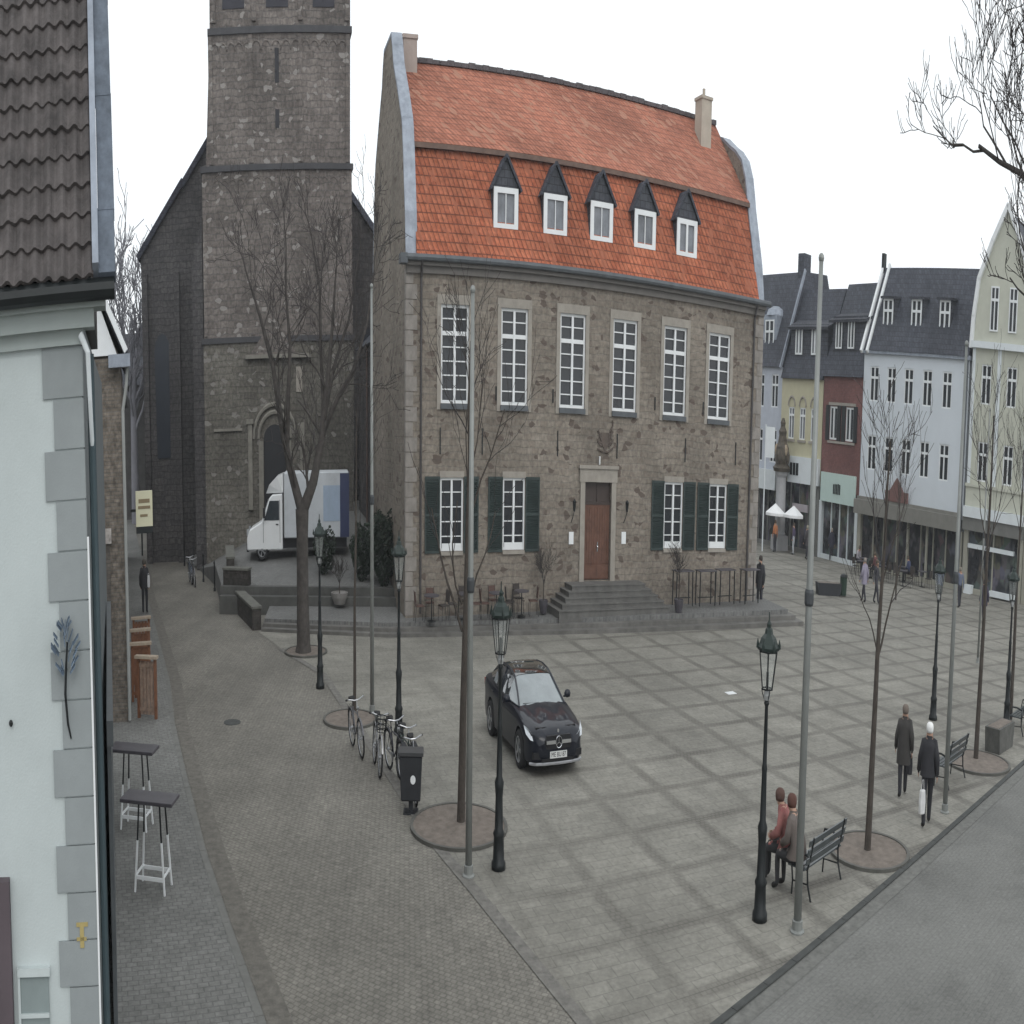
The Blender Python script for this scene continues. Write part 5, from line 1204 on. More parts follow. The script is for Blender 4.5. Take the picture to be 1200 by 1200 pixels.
for x in xs_:
    w2, zb, zt_ = smoothint(tb, x); cr = .045 if x > .9 else .02
    half = [(0, zb), (w2*.86, zb), (w2*.97, zb+.07), (w2*1.0, zb+.22), (w2*.985, zb+(zt_-zb)*.55), (w2*1.0, zt_-.15), (w2*.955, zt_-.04), (w2*.85, zt_+.005), (w2*.6, zt_+cr*.8), (w2*.52, zt_+cr*.6), (w2*.25, zt_+cr), (0, zt_+cr)]
    rings.append([(x, y, z) for y, z in half]+[(x, -y, z) for y, z in half[::-1][1:-1]])
m = MB(); loft(m, rings, True); m.face(rings[0]); m.face(rings[-1][::-1])
body = m.build('body', M_paint_blk, None, True)
cut = []
for x in (1.42, -1.28):
    c = MB(); c.tube([(x, -1.2, .335), (x, 1.2, .335)], .385, 28); cut.append(c.build('cut', M_dark))
boolean_cut(body, cut); body.parent = car
body.data.polygons.foreach_set('use_smooth', [True]*len(body.data.polygons)); body.data.set_sharp_from_angle(angle=math.radians(38))
m = MB(); m.box(-2.1, 2.1, -.62, .62, .2, .8); m.build('underbody', M_grille, car)
gh = [(1.02, .74, .955, .70, .965), (.62, .80, .965, .62, 1.165), (.22, .815, .97, .56, 1.345), (-.05, .815, .975, .55, 1.405), (-.45, .81, .985, .55, 1.43), (-.9, .80, .99, .54, 1.405), (-1.3, .77, 1.0, .52, 1.325), (-1.7, .71, 1.01, .50, 1.19), (-2.02, .62, 1.02, .52, 1.045)]
rings = []
for x, wb, zb, wt, zt_ in gh:
    rings.append([(x, wb, zb-.01), (x, lerp(wb, wt, .5)+.025, lerp(zb, zt_, .5)), (x, wt+.03, zt_-.025), (x, wt*.85, zt_+.0), (x, wt*.4, zt_+.012), (x, -wt*.4, zt_+.012), (x, -wt*.85, zt_), (x, -wt-.03, zt_-.025), (x, -lerp(wb, wt, .5)-.025, lerp(zb, zt_, .5)), (x, -wb, zb-.01)])
m = MB(); loft(m, rings[2:7]); m.build('side_windows', M_carglass, car, True)
m = MB(); loft(m, rings[:3]); m.build('windscreen', mat('windscreen', (.17, .20, .21), .05, spec=1.0, var=.25, vscale=1.2, coat=1), car, True)  # pale base colour stands in for bright sky reflected in the glass
m = MB(); loft(m, rings[6:]); m.build('rear_window', M_carglass, car, True)
m = MB(); loft(m, [[(p[0], p[1]*1.0, p[2]+.008) for p in r[2:8]] for r in rings[2:7]]); m.build('roof', mat('roof_glass_black', (.012, .016, .016), .1, spec=.8, var=.02, coat=1), car, True)
m = MB()
for s in (-1, 1):
    k = 2 if s > 0 else 7
    m.tube([Vector(r[k])+Vector((0, 0, .004)) for r in rings], .028, 6); m.tube([Vector(rings[3][1 if s > 0 else 8])*1+Vector((-.35, s*.01, 0)), Vector(rings[3][k])+Vector((-.45, 0, 0))], .03, 6); m.tube([(-.42, s*.82, .98), (-.45, s*.585, 1.40)], .03, 6)
    m.tube([Vector(r[0 if s > 0 else 9])+Vector((0, s*.01, .01)) for r in rings], .016, 5)
m.build('pillars', M_paint_blk, car)
for s in (-1, 1):
    m = MB(); m.lathe([(.02, -.07), (.09, -.05), (.105, .01), (.07, .065), (.01, .08)], (.62, s*.99, 1.03), 10, .65, 1.05); m.bar((.62, s*.86, .99), (.62, s*.95, 1.0), .04, .03); m.build('wing_mirror', M_paint_blk, car, True)
    m = MB(); m.tube([(1.05, s*.91, .8), (.1, s*.905, .80), (-1.0, s*.905, .84)], .006, 4); m.bar((-.15, s*.905, .86), (.05, s*.905, .86), .03, .02); m.bar((-1.15, s*.905, .88), (-.95, s*.905, .88), .03, .02); m.build('door_handle', M_paint_blk, car)
    m = MB()
    hp = [(2.20, .44, .60), (2.23, .60, .66), (2.13, .74, .71), (1.92, .835, .79), (1.78, .868, .80), (1.95, .86, .68), (2.12, .785, .61), (2.2, .62, .575)]
    c0 = Vector((2.06, .69, .69)); hp = [Vector(p) for p in hp]
    P2 = [Vector((p.x+.035, s*(p.y+.02), p.z+.015)) for p in hp]; c2 = Vector((c0.x+.075, s*(c0.y+.03), c0.z+.02))
    for i in range(len(P2)): m.face([P2[i], P2[(i+1) % len(P2)], c2])
    m.build('headlight', M_head, car, True)
    m = MB(); m.obox((2.225, s*.62, .375), (0, 1, 0), (1, 0, 0), (0, 0, 1), .13, .05, .055); m.build('air_intake', M_grille, car)
    m = MB(); m.box(-2.33, -2.2, s*.45, s*.75, .78, .9); m.build('tail_light', mat('tail_red', (.2, .01, .01), .2), car)
m = MB(); m.prism([(-.43, .60), (-.36, .70), (.36, .70), (.43, .60), (.36, .48), (-.36, .48)], 'x', 2.24, 2.335); gr = m.build('grille', M_grille, car)
for s in (-1, 1):
    m = MB(); m.box(2.33, 2.36, s*.10, s*.38, .565, .625); m.build('grille_bar', M_chrome, gr)
m = MB(); m.tube([(2.365, .095*math.cos(a), .595+.095*math.sin(a)) for a in [2*math.pi*k/20 for k in range(21)]], .009, 5, cap=False)
for k in range(3):
    a = math.pi/2+2*math.pi*k/3; m.bar((2.365, 0, .595), (2.365, .09*math.cos(a), .595+.09*math.sin(a)), .014, .01)
m.build('emblem', M_chrome, gr)
m = MB(); m.tube([(2.27, 0, .765), (2.29, 0, .765)], .03, 10); m.build('bonnet_badge', M_chrome, car)
m = MB(); m.box(2.325, 2.35, -.26, .26, .33, .44); pt = m.build('number_plate', M_plate, car)
text_mesh('plate_lettering', 'ME BU 87', .11, M_dark, pt, Matrix.Translation((2.352, 0, .385)) @ Matrix.Rotation(math.pi/2, 4, 'Z') @ Matrix.Rotation(math.pi/2, 4, 'X'))
m = MB(); m.tube([(2.10, -.80, .225), (2.25, -.66, .235), (2.315, -.4, .24), (2.33, 0, .24), (2.315, .4, .24), (2.25, .66, .235), (2.10, .80, .225)], .028, 6); m.build('front_lip', mat('silver_lip', (.4, .41, .43), .35, .5), car)
m = MB(); m.box(2.27, 2.325, -.5, .5, .28, .33); m.build('lower_grille', M_grille, car)
for x in (1.42, -1.28):
    for s in (-1, 1): wheel(car, x, s*.80, .33, .21, s)
for s in (-1, 1):
    m = MB(); m.tube([(.95, s*.45, .985), (.98, s*.1, .99), (.97, -.05 if s > 0 else -.6, .99)], .01, 4); m.build('wiper', M_grille, car)
# white box van on the terrace
va = thing('box_van', 'white box van with roof spoiler and blue rear graphics parked before the church', 'van', (-10.75, 50.15, 1.22), math.atan2(-.17, -.985))
m = MB(); m.prism([(3.1, .35), (3.1, .78), (2.95, 1.05), (2.2, 1.32), (1.75, 2.1), (1.55, 2.22), (.95, 2.25), (.95, .35)], 'y', -.95, .95)
cb_ = m.build('cab', M_vanw, va, bevel=.04)
m = MB(); m.face([(2.17, -.8, 1.36), (2.17, .8, 1.36), (1.80, .76, 2.05), (1.80, -.76, 2.05)]); m.v = [(a+.03, b, c+.02) for a, b, c in m.v]; m.build('windscreen', M_carglass, va)
for s in (-1, 1):
    m = MB(); m.prism([(2.05, 1.36), (1.72, 2.02), (1.15, 2.02), (1.15, 1.36)], 'y', s*.955, s*.965); m.build('side_window', M_carglass, va)
    m = MB(); m.box(1.1, 1.12, s*.955, s*.96, .6, 2.05); m.box(2.1, 2.12, s*.955, s*.96, .6, 1.3); m.box(1.2, 1.35, s*.96, s*.98, 1.2, 1.24); m.build('door_seam', M_grille, va)
    m = MB(); m.box(1.98, 2.1, s*1.0, s*1.2, 1.45, 1.8); m.bar((2.0, s*.9, 1.5), (2.0, s*1.05, 1.5), .04, .04); m.build('wing_mirror', M_grille, va)
    m = MB(); m.box(3.02, 3.12, s*.58, s*.88, .85, 1.08); m.build('headlight', M_head, va)
    m = MB(); m.box(-.6, .8, s*.99, s*1.0, .95, 1.5); m.build('door_lettering', mat('grey_print', (.4, .42, .44), .6, var=.3, vscale=8), va)
m = MB(); m.box(3.0, 3.13, -.9, .9, .3, .62); m.box(3.1, 3.13, -.45, .45, .7, .95); m.build('bumper', M_grille, va)
m = MB(); m.box(-3.0, .85, -1.02, 1.02, .75, 2.95); bx_ = m.build('cargo_box', mat('van_box_grey', (.5, .53, .56), .5, var=.12, vscale=1.5), va, bevel=.03)
m = MB(); m.box(-2.5, -1.5, -1.03, 1.03, 1.3, 2.5); m.build('blue_panel', M_vanblue, va)
m = MB(); m.box(-3.04, -2.5, -1.035, 1.035, .76, 2.9); m.build('navy_panel', M_vannavy, va)
m = MB(); loft(m, [[(x, y*wf, z) for y in (-.9, -.5, 0, .5, .9)] for x, z, wf in ((1.95, 2.25, .6), (1.75, 2.55, .85), (1.3, 2.82, 1), (.9, 2.92, 1))]); loft(m, [[(1.95, y*.54, 2.25) for y in (-1, 1)], [(.9, y*.9, 2.3) for y in (-1, 1)]])
for s in (-1, 1): m.face([(1.95, s*.54, 2.25), (1.75, s*.76, 2.55), (1.3, s*.9, 2.82), (.9, s*.9, 2.92), (.9, s*.9, 2.28)])
m.build('roof_spoiler', M_vanw, va)
m = MB(); m.box(-2.9, 2.6, -.75, .75, .4, .75); m.build('chassis', M_grille, va)
for x in (2.2, -1.7):
    for s in (-1, 1): wheel(va, x, s*.82, .36, .24, s)
# dark car behind van? small trailer-like low wall blocks at the terrace edge
def low_wall(label, a, b, h, wdt=.45, cap=True):
    t = thing('terrace_wall', label, 'low wall', a, math.atan2(b[1]-a[1], b[0]-a[0]), 'low dark walls beside the church terrace'); L_ = math.hypot(b[0]-a[0], b[1]-a[1])
    m = MB(); m.box(0, L_, -wdt/2, wdt/2, -.1-a[2], h); m.build('wall', M_dkwall, t)
    m = MB(); m.box(-.03, L_+.03, -wdt/2-.04, wdt/2+.04, h, h+.07); m.build('coping', M_capst, t)
M_dkwall = brickmat('dark_wall_stone', (.055, .05, .045), (.08, .072, .065), (.05, .045, .04), .4, .18, .015, warp=.1, bump=.5, var=.4); M_capst = mat('wall_cap', (.13, .13, .115), .85, var=.25, vscale=3)
low_wall('lower terrace wall nearest the street', (-14.9, 48.3, 0), (-11.0, 40.9, 0), .62)
low_wall('upper terrace wall behind the lower one', (-14.0, 45.2, .3), (-12.5, 45.0, .3), 1.0)
low_wall('short dark wall left of the white van', (-15.2, 50.2, .3), (-13.9, 46.0, .3), 1.25)

# ================================================================ PLANTS, TABLES on the platform
def leafy(mb, c, rx, ry, rz_, n, rnd, s=.06):
    for _ in range(n):
        while True:
            p = Vector((rnd.uniform(-1, 1), rnd.uniform(-1, 1), rnd.uniform(-1, 1)))
            if .35 < p.length < 1: break
        k = 1+.15*math.sin(p.x*7+p.z*5)
        q = Vector(c)+Vector((p.x*rx*k, p.y*ry*k, p.z*rz_*k)); a = Vector((rnd.gauss(0, 1), rnd.gauss(0, 1), rnd.gauss(0, 1))).normalized(); b = a.orthogonal().normalized()*s*rnd.uniform(.6, 1.3); c2 = a.cross(b)*.6
        mb.face([q-b, q-c2, q+b, q+c2])
rh_ = random.Random(8)
for lab, (x, y, z), (rx, ry, rz_), n in (('tall dark evergreen shrub beside the left corner of the town hall', (-5.0, 45.5, .8), (.95, .7, 1.15), 4200), ('low dark evergreen shrub left of the taller shrub', (-6.3, 46.2, .8), (.7, .6, .95), 2600), ('small dark shrub behind the van and the forked tree', (-8.6, 47.0, .9), (.6, .5, .8), 1500)):
    t = thing('evergreen_shrub', lab, 'shrub', (x, y, z)); m = MB(); leafy(m, (0, 0, rz_+.05), rx, ry, rz_, n, rh_, .07); m.build('foliage', M_hedge, t, fix=False)
    m = MB()
    for k in range(5): m.tube([(0, 0, 0), (.3*math.cos(k*1.3)*rx, .3*math.sin(k*1.3)*ry, rz_)], [.03, .012], 5)
    m.build('stem', M_bark, t)
def potted(label, loc, pr, ph, h, seed, leaf=False):
    t = thing('potted_tree', label, 'potted plant', loc, 0); rnd = random.Random(seed)
    m = MB(); m.lathe([(pr*.7, 0), (pr, ph*.6), (pr*1.08, ph), (pr*.95, ph), (pr*.9, ph-.04)], n=16); m.build('pot', M_pot if not leaf else M_tabletop, t)
    mb, tw = MB(), MB(); mb.tube([(0, 0, ph-.05), (0, 0, h*.45)], [.03, .02], 6)
    for k in range(7): limb(mb, tw, rnd, (0, 0, h*.38), (math.cos(k*.9)*.4, math.sin(k*.9)*.4, .9), .014, h*.35, 2, minr=.006)
    mb.v += tw.v and []; mb.build('trunk', M_bark_y, t, fix=False); tw.build('crown', M_twig, t, fix=False)
potted('bare shrub in a round grey pot on the terrace', (-7.25, 44.0, .42), .42, .35, 1.6, 3)
q = hall_w(6.35, -.75, .4); potted('small bare potted tree left of the door stairs', q, .22, .4, 2.2, 4, True)
q = hall_w(13.75, -1.9, .42); potted('small bare potted tree right of the door stairs', q, .24, .4, 2.3, 5, True)
def cafe_table(label, loc, rz, h=.74, r=.38, group='dark cafe tables', sq=False, mt=None):
    t = thing('cafe_table', label, 'table', loc, rz, group); mt = mt or M_tabletop
    m = MB()
    if sq: m.box(-r*1.6, r*1.6, -r*.8, r*.8, h-.03, h)
    else: m.lathe([(r, h-.03), (r, h)], n=20)
    m.build('tabletop', mt, t)
    if sq:
        for sx in (-1, 1):
            for sy in (-1, 1):
                m = MB(); m.bar((sx*r*1.45, sy*r*.6, 0), (sx*r*1.4, sy*r*.6, h-.03), .045, .045); m.build('leg', M_dark, t)
        m = MB(); m.bar((-r*1.4, 0, .25), (r*1.4, 0, .25), .03, .03); m.build('stretcher', M_dark, t)
    else:
        m = MB(); m.lathe([(.22, 0), (.22, .02), (.03, .05), (.025, h-.03)], n=12); m.build('pedestal', M_dark, t)
    return t
def cafe_chair(label, loc, rz, mt, group='dark cafe chairs'):
    t = thing('cafe_chair', label, 'chair', loc, rz, group)
    m = MB(); m.box(-.21, .21, -.2, .2, .43, .46); m.build('seat', mt, t)
    m = MB(); m.obox((0, -.23, .68), (1, 0, 0), (0, 1, .12), (0, -.12, 1), .2, .012, .16); m.build('backrest', mt, t)
    for sx in (-1, 1):
        m = MB(); m.tube([(sx*.2, .2, 0), (sx*.18, .17, .44)], .013, 5); m.build('leg', M_dark, t)
        m = MB(); m.tube([(sx*.2, -.25, 0), (sx*.18, -.19, .44), (sx*.19, -.25, .86)], .013, 5); m.build('leg', M_dark, t)
    return t
M_wick = mat('dark_wicker', (.05, .042, .038), .8, var=.4, vscale=20); M_redw = mat('reddish_wicker', (.10, .06, .05), .8, var=.4, vscale=20)
lt_ = (('leftmost', .3, -1.3), ('second from left', 2.0, -1.2), ('third from left', 3.6, -1.4), ('fourth from left', 5.0, -1.2))
for i, (nm, x, y) in enumerate(lt_):
    q = hall_w(x, y, .38+.006*x)
    cafe_table(nm+' of the low cafe tables before the left shuttered windows', q, TH+.1*i)
    for j, (dx, dy, rz) in enumerate(((-.6, .05, -math.pi/2), (.6, -.05, math.pi/2), (.05, .65, math.pi))):
        p = hall_w(x+dx, y+dy, .38+.006*x)
        cafe_chair('%s chair at the %s low cafe table before the left windows' % (('left', 'right', 'rear')[j], nm), p, TH+rz+rh_.uniform(-.3, .3), M_wick if (i+j) % 2 else M_redw)
for i, (nm, x) in enumerate((('leftmost', 14.5), ('second from left', 15.9), ('third from left', 17.3), ('rightmost', 18.9))):
    cafe_table(nm+' of the dark high tables before the right shuttered windows', hall_w(x, -1.0-.15*(i % 2), .42+.005*x), TH+.05*i, 1.12, .36, 'dark high tables before the town hall', True)
# ================================================================ PEOPLE
def person(label, loc, rz, h=1.72, pose='walk', top=(.03, .03, .035), trouser=(.025, .025, .03), hair=(.3, .3, .3), coat=None, seed=0, joints=None, group=None, lod=0, bald=False):
    t = thing('person', label, 'person', loc, rz, group); s = h/1.72; rnd = random.Random(seed)
    st_ = .16 if pose == 'walk' else .02
    J = dict(pelvis=((0, 0, .93), .145), waist=((0, 0, 1.08), .135), chest=((0, .0, 1.30), .16), neck=((0, .01, 1.455), .072), head=((0, .03, 1.545), .088), crown=((0, .025, 1.63), .09))
    for sg, L_ in ((-1, 'l'), (1, 'r')):
        f = st_*sg
        J['sh'+L_] = ((sg*.17, 0, 1.39), .07); J['el'+L_] = ((sg*.235, -.03-f*.5, 1.13), .052); J['wr'+L_] = ((sg*.25, .05-f*.9, .89), .034); J['ha'+L_] = ((sg*.25, .06-f*1.0, .82), .03)
        J['hi'+L_] = ((sg*.09, 0, .88), .105); J['kn'+L_] = ((sg*.1, .04+f*.7, .49), .078); J['an'+L_] = ((sg*.1, f*1.3, .09), .058); J['to'+L_] = ((sg*.12, f*1.3+.15, .045), .042)
    if pose == 'sit':
        J['pelvis'] = ((0, -.05, .56), .15); J['waist'] = ((0, -.07, .70), .14); J['chest'] = ((0, .02, .92), .155); J['neck'] = ((0, .09, 1.06), .072); J['head'] = ((0, .15, 1.14), .088); J['crown'] = ((0, .16, 1.22), .09)
        for sg, L_ in ((-1, 'l'), (1, 'r')):
            J['sh'+L_] = ((sg*.17, .04, 1.0), .07); J['el'+L_] = ((sg*.23, .08, .76), .052); J['wr'+L_] = ((sg*.14, .28, .66), .034); J['ha'+L_] = ((sg*.1, .34, .65), .03)
            J['hi'+L_] = ((sg*.1, .02, .53), .11); J['kn'+L_] = ((sg*.12, .42, .50), .07); J['an'+L_] = ((sg*.12, .40, .09), .045); J['to'+L_] = ((sg*.13, .55, .045), .042)
    if joints:
        for k, v in joints.items(): J[k] = v
    E_ = [('pelvis', 'waist'), ('waist', 'chest'), ('chest', 'neck'), ('neck', 'head'), ('head', 'crown')]
    for L_ in 'lr': E_ += [('chest', 'sh'+L_), ('sh'+L_, 'el'+L_), ('el'+L_, 'wr'+L_), ('wr'+L_, 'ha'+L_), ('pelvis', 'hi'+L_), ('hi'+L_, 'kn'+L_), ('kn'+L_, 'an'+L_), ('an'+L_, 'to'+L_)]
    names = list(J); me = bpy.data.meshes.new('body'); me.from_pydata([J[k][0] for k in names], [(names.index(a), names.index(b)) for a, b in E_], [])
    o = bpy.data.objects.new('tmp', me); COL.objects.link(o)
    md = o.modifiers.new('s', 'SKIN'); md.use_smooth_shade = True
    if not me.skin_vertices: me.skin_vertices.new() if hasattr(me.skin_vertices, 'new') else None
    sv = me.skin_vertices[0].data
    for i, k in enumerate(names):
        r = J[k][1]; sv[i].radius = (r, r*(.72 if k in ('chest', 'waist', 'pelvis') else 1)); sv[i].use_root = (k == 'pelvis')
    sb = o.modifiers.new('u', 'SUBSURF'); sb.levels = 2 if not lod else 1
    bpy.context.view_layer.update()
    m2 = bpy.data.meshes.new_from_object(o.evaluated_get(bpy.context.evaluated_depsgraph_get())); bpy.data.objects.remove(o)
    bm = bmesh.new(); bm.from_mesh(m2)
    # nose, ears
    hd = Vector(J['head'][0]); cr = Vector(J['crown'][0]); mid = (hd+cr)/2
    add = MB(); add.sphere(mid+Vector((0, .085, -.015)), .016, 6, 5, 1, 1.3, 1.3)
    for sg in (-1, 1): add.sphere(mid+Vector((sg*.08, -.0, -.01)), .022, 6, 5, .5, 1, 1.4)
    add.box(mid.x-.025, mid.x+.025, mid.y+.07, mid.y+.083, mid.z-.06, mid.z-.053)
    for L_, sg in (('l', -1), ('r', 1)):
        w_ = Vector(J['wr'+L_][0]); a = Vector(J['ha'+L_][0]); d = (a-w_).normalized(); x = d.cross(Vector((1, 0, .01))).normalized(); yv = d.cross(x)
        for k, ln in enumerate((.065, .075, .07, .055)):
            b0 = a+x*(k-1.5)*.018; b1 = b0+d*ln*.6+yv*sg*-.005; b2 = b1+d*ln*.4+Vector((-sg*.018, .006, 0)); add.tube([b0, b1, b2], [.009, .0085, .006], 5)
        b0 = w_.lerp(a, .6)+x*.02; add.tube([b0, b0+x*.03+d*.03, b0+x*.035+d*.055], [.01, .009, .007], 5)
    me3 = bpy.data.meshes.new('x'); me3.from_pydata(add.v, [], add.f); bm.from_mesh(me3)
    me4 = bpy.data.meshes.new('body'); bm.to_mesh(me4); bm.free()
    mats = [M_skin, pmat(top), pmat(trouser), pmat((.015, .014, .013))]
    for q in mats: me4.materials.append(q)
    cat_ = {}
    for k in names: cat_[k] = 0 if k in ('head', 'crown', 'hal', 'har', 'neck') else (2 if k[:2] in ('hi', 'kn', 'an') else (3 if k[:2] == 'to' else (2 if k == 'pelvis' else 1)))
    P_ = [(Vector(J[k][0]), cat_[k]) for k in names]
    for a, b in E_: P_.append(((Vector(J[a][0])+Vector(J[b][0]))/2, cat_[a] if cat_[a] == cat_[b] else (1 if 1 in (cat_[a], cat_[b]) else cat_[a])))
    for p in me4.polygons:
        c = p.center; best = min(P_, key=lambda q: (q[0]-c).length); p.material_index = best[1]; p.use_smooth = True
        if c.z < .10*1 and abs(c.x) < .4: p.material_index = 3
    me4.transform(Matrix.Scale(s, 4))
    bo = bpy.data.objects.new('body', me4); COL.objects.link(bo); bo.parent = t
    if not bald:
        m = MB(); c = Vector(J['crown'][0])*s; hh = Vector(J['head'][0])*s
        prof = [(.092, -.075), (.106, -.03), (.108, .02), (.094, .06), (.06, .088), (.006, .098)]
        m.lathe([(r*s, z*s) for r, z in prof], (c.x, c.y-.012*s, c.z-.01*s), 12, .95, 1.05); m.build('hair', pmat(hair), t, True)
    if coat:
        hem = coat.get('hem', .75)*s; m = MB(); rg = []
        pts = [(Vector(J['neck'][0])+Vector((0, 0, .045)), .078, .082), (Vector(J['neck'][0])+Vector((0, 0, -.0)), .10, .095), (Vector(J['neck'][0])*.45+Vector(J['chest'][0])*.55+Vector((0, 0, .02)), .20, .125), ((Vector(J['chest'][0])+Vector((0, 0, .04))), .228, .145), (Vector(J['chest'][0])+Vector((0, 0, -.05)), .215, .15), (Vector(J['waist'][0]), .2, .155), (Vector(J['pelvis'][0]), .215, .17)]
        pz = Vector(J['pelvis'][0]); 
        if pose != 'sit': pts.append((Vector((pz.x, pz.y, coat.get('hem', .75))), .225, .185))
        else: pts[-1] = (pz+Vector((0, .02, -.04)), .25, .22)
        for c, rx, ry in pts: rg.append([((c.x+rx*math.cos(2*math.pi*k/18)*(1+.03*math.sin(k*3)))*s, (c.y+ry*math.sin(2*math.pi*k/18)*(1+.04*math.sin(k*2+1)))*s, c.z*s) for k in range(18)])
        loft(m, rg, True); m.build('coat', pmat(coat['col']), t, True)
        for L_, sg in (('l', -1), ('r', 1)):
            m = MB(); pp = [Vector(J[k+L_][0])*s for k in ('sh', 'el', 'wr')]; pp[0] = pp[0]+Vector((-sg*.03, 0, .02)); m.tube(pp, [.088*s, .074*s, .056*s], 10); m.build('sleeve', pmat(coat['col']), t, True)
    return t
PM = {}
def pmat(c):
    k = tuple(round(x, 3) for x in c)
    if k not in PM: PM[k] = mat('cloth_%d' % len(PM), c, .85, var=.12, vscale=9)
    return PM[k]
def bag(label, loc, rz, w_, d_, h, col, handle=.12):
    t = thing('hand_bag', label, 'bag', loc, rz)
    m = MB(); m.prism([(-w_*.42, 0), (w_*.42, 0), (w_*.5, h*.5), (w_*.36, h), (-w_*.36, h), (-w_*.5, h*.5)], 'y', -d_/2, d_/2); m.build('body', pmat(col), t, bevel=.015)
    m = MB(); m.tube([(-w_*.25, 0, h), (-w_*.12, 0, h+handle), (w_*.12, 0, h+handle), (w_*.25, 0, h)], .008, 5); m.build('handle', pmat(col), t)
F1 = -.42
person('pedestrian with white hair and dark jacket walking away with a pale bag', (12.51, 20.4, 0), F1, 1.74, top=(.028, .028, .032), hair=(.75, .75, .74), coat=dict(col=(.026, .026, .03), hem=.84), seed=1)
bag('pale plastic bag carried by the white haired pedestrian', (12.22, 20.18, .28), F1+.6, .2, .1, .40, (.6, .6, .6), .16)
person('pedestrian in a dark brown coat walking ahead with a black bag', (12.82, 22.4, 0), F1, 1.66, top=(.05, .045, .04), hair=(.16, .13, .11), coat=dict(col=(.045, .042, .040), hem=.62), seed=2)
bag('black bag carried by the pedestrian in the dark brown coat', (13.08, 22.45, .38), F1+.3, .16, .12, .36, (.03, .03, .035), .14)
person('seated person in a grey brown coat nearest the flagpole on the bench', (7.38, 17.78, .0), .55, 1.80, 'sit', top=(.14, .12, .11), trouser=(.03, .03, .032), hair=(.10, .045, .035), coat=dict(col=(.12, .10, .09)), seed=3)
person('seated person in a dull red jacket behind the grey brown coat', (7.30, 18.30, .0), .9, 1.75, 'sit', top=(.26, .09, .085), trouser=(.03, .03, .032), hair=(.09, .05, .04), coat=dict(col=(.27, .11, .10)), seed=4)
person('dark figure with a white sleeve standing in the alley by the left houses', (-18.2, 43.46, .05), .2, 1.74, 'stand', top=(.03, .03, .035), hair=(.08, .07, .06), coat=dict(col=(.03, .03, .034), hem=.8), seed=5)
bag('white bag at the side of the alley figure', (-17.9, 43.35, .9), .2, .14, .1, .38, (.6, .6, .62), .06)
G_ = 'people by the shops'
far = [('person in a pale lilac coat near the dark planter', (26.0, 51.96, 0), .5, 1.76, 'walk', (.22, .2, .27), (.25, .22, .2), (.26, .24, .31)),
 ('person in dark clothes beside the lilac coat', (26.75, 51.6, 0), -2.4, 1.75, 'walk', (.05, .05, .06), (.1, .08, .06), None),
 ('person in a dark coat in front of the yellow house', (29.08, 69.9, 0), .4, 1.75, 'walk', (.05, .05, .06), (.3, .28, .22), (.06, .055, .06)),
 ('person before the pale green sign of the brick house', (31.6, 70.2, 0), 2.8, 1.7, 'stand', (.05, .05, .07), (.4, .35, .3), (.05, .05, .07)),
 ('person in a navy jacket near the gabled house', (32.72, 52.93, 0), -.5, 1.78, 'walk', (.03, .05, .12), (.1, .08, .06), (.03, .045, .10)),
 ('second person in grey blue near the gabled house', (33.4, 51.2, 0), -.3, 1.7, 'walk', (.12, .14, .2), (.2, .18, .15), None),
 ('person in dark purple walking before the young tree on the right', (32.2, 46.3, 0), -.2, 1.7, 'walk', (.04, .035, .06), (.05, .04, .04), (.045, .04, .065)),
 ('person in an orange jacket under the left white parasol', (27.2, 73.2, 0), .3, 1.72, 'stand', (.45, .18, .08), (.1, .08, .06), None),
 ('person in pale trousers under the right white parasol', (28.7, 72.3, 0), .8, 1.7, 'stand', (.1, .08, .14), (.1, .08, .06), None),
 ('person standing at the right corner of the town hall', hall_w(20.7, .3, .0), 2.2, 1.95, 'stand', (.03, .03, .035), (.05, .04, .035), (.03, .03, .035))]
for i, (lab, loc, rz, h, pose, top, hair, coat) in enumerate(far):
    person(lab, loc, rz, h, pose, top=top, hair=hair, coat=dict(col=coat, hem=.7) if coat else None, trouser=(.45, .47, .5) if 'pale trousers' in lab else (.04, .04, .05), seed=10+i, lod=1, group=G_)
# ================================================================ FAR FURNITURE
def parasol(label, loc):
    t = thing('parasol', label, 'parasol', loc, 0, 'white parasols before the shops')
    m = MB(); m.tube([(0, 0, 0), (0, 0, 2.5)], .025, 6); m.lathe([(.25, 0), (.25, .08), (.05, .1)], n=10); m.build('pole', M_pole, t)
    m = MB(); n = 8; pts = [(.95*math.cos(2*math.pi*k/n), .95*math.sin(2*math.pi*k/n), 2.05) for k in range(n)]; ap = (0, 0, 2.55)
    for k in range(n):
        a, b = Vector(pts[k]), Vector(pts[(k+1) % n]); m.face([a, b, ap]); m.face([a, b, b-Vector((0, 0, .14)), a-Vector((0, 0, .14))])
    m.build('canopy', mat('parasol_white', (.85, .86, .87), .8, var=.02), t, fix=False)
parasol('left white parasol near the statue column', (27.4, 73.9, 0)); parasol('right white parasol near the statue column', (28.85, 72.9, 0))
t = thing('statue_column', 'pale fluted column carrying a dark ornate statue before the yellow house', 'monument', (28.3, 75.0, 0), .2)
m = MB(); m.box(-.6, .6, -.6, .6, 0, .8); m.lathe([(.52, .8), (.56, .9), (.48, 1.0), (.45, 3.9), (.6, 4.05), (.62, 4.2)], n=16); m.build('column', mat('column_stone', (.36, .36, .37), .8, var=.12), t)
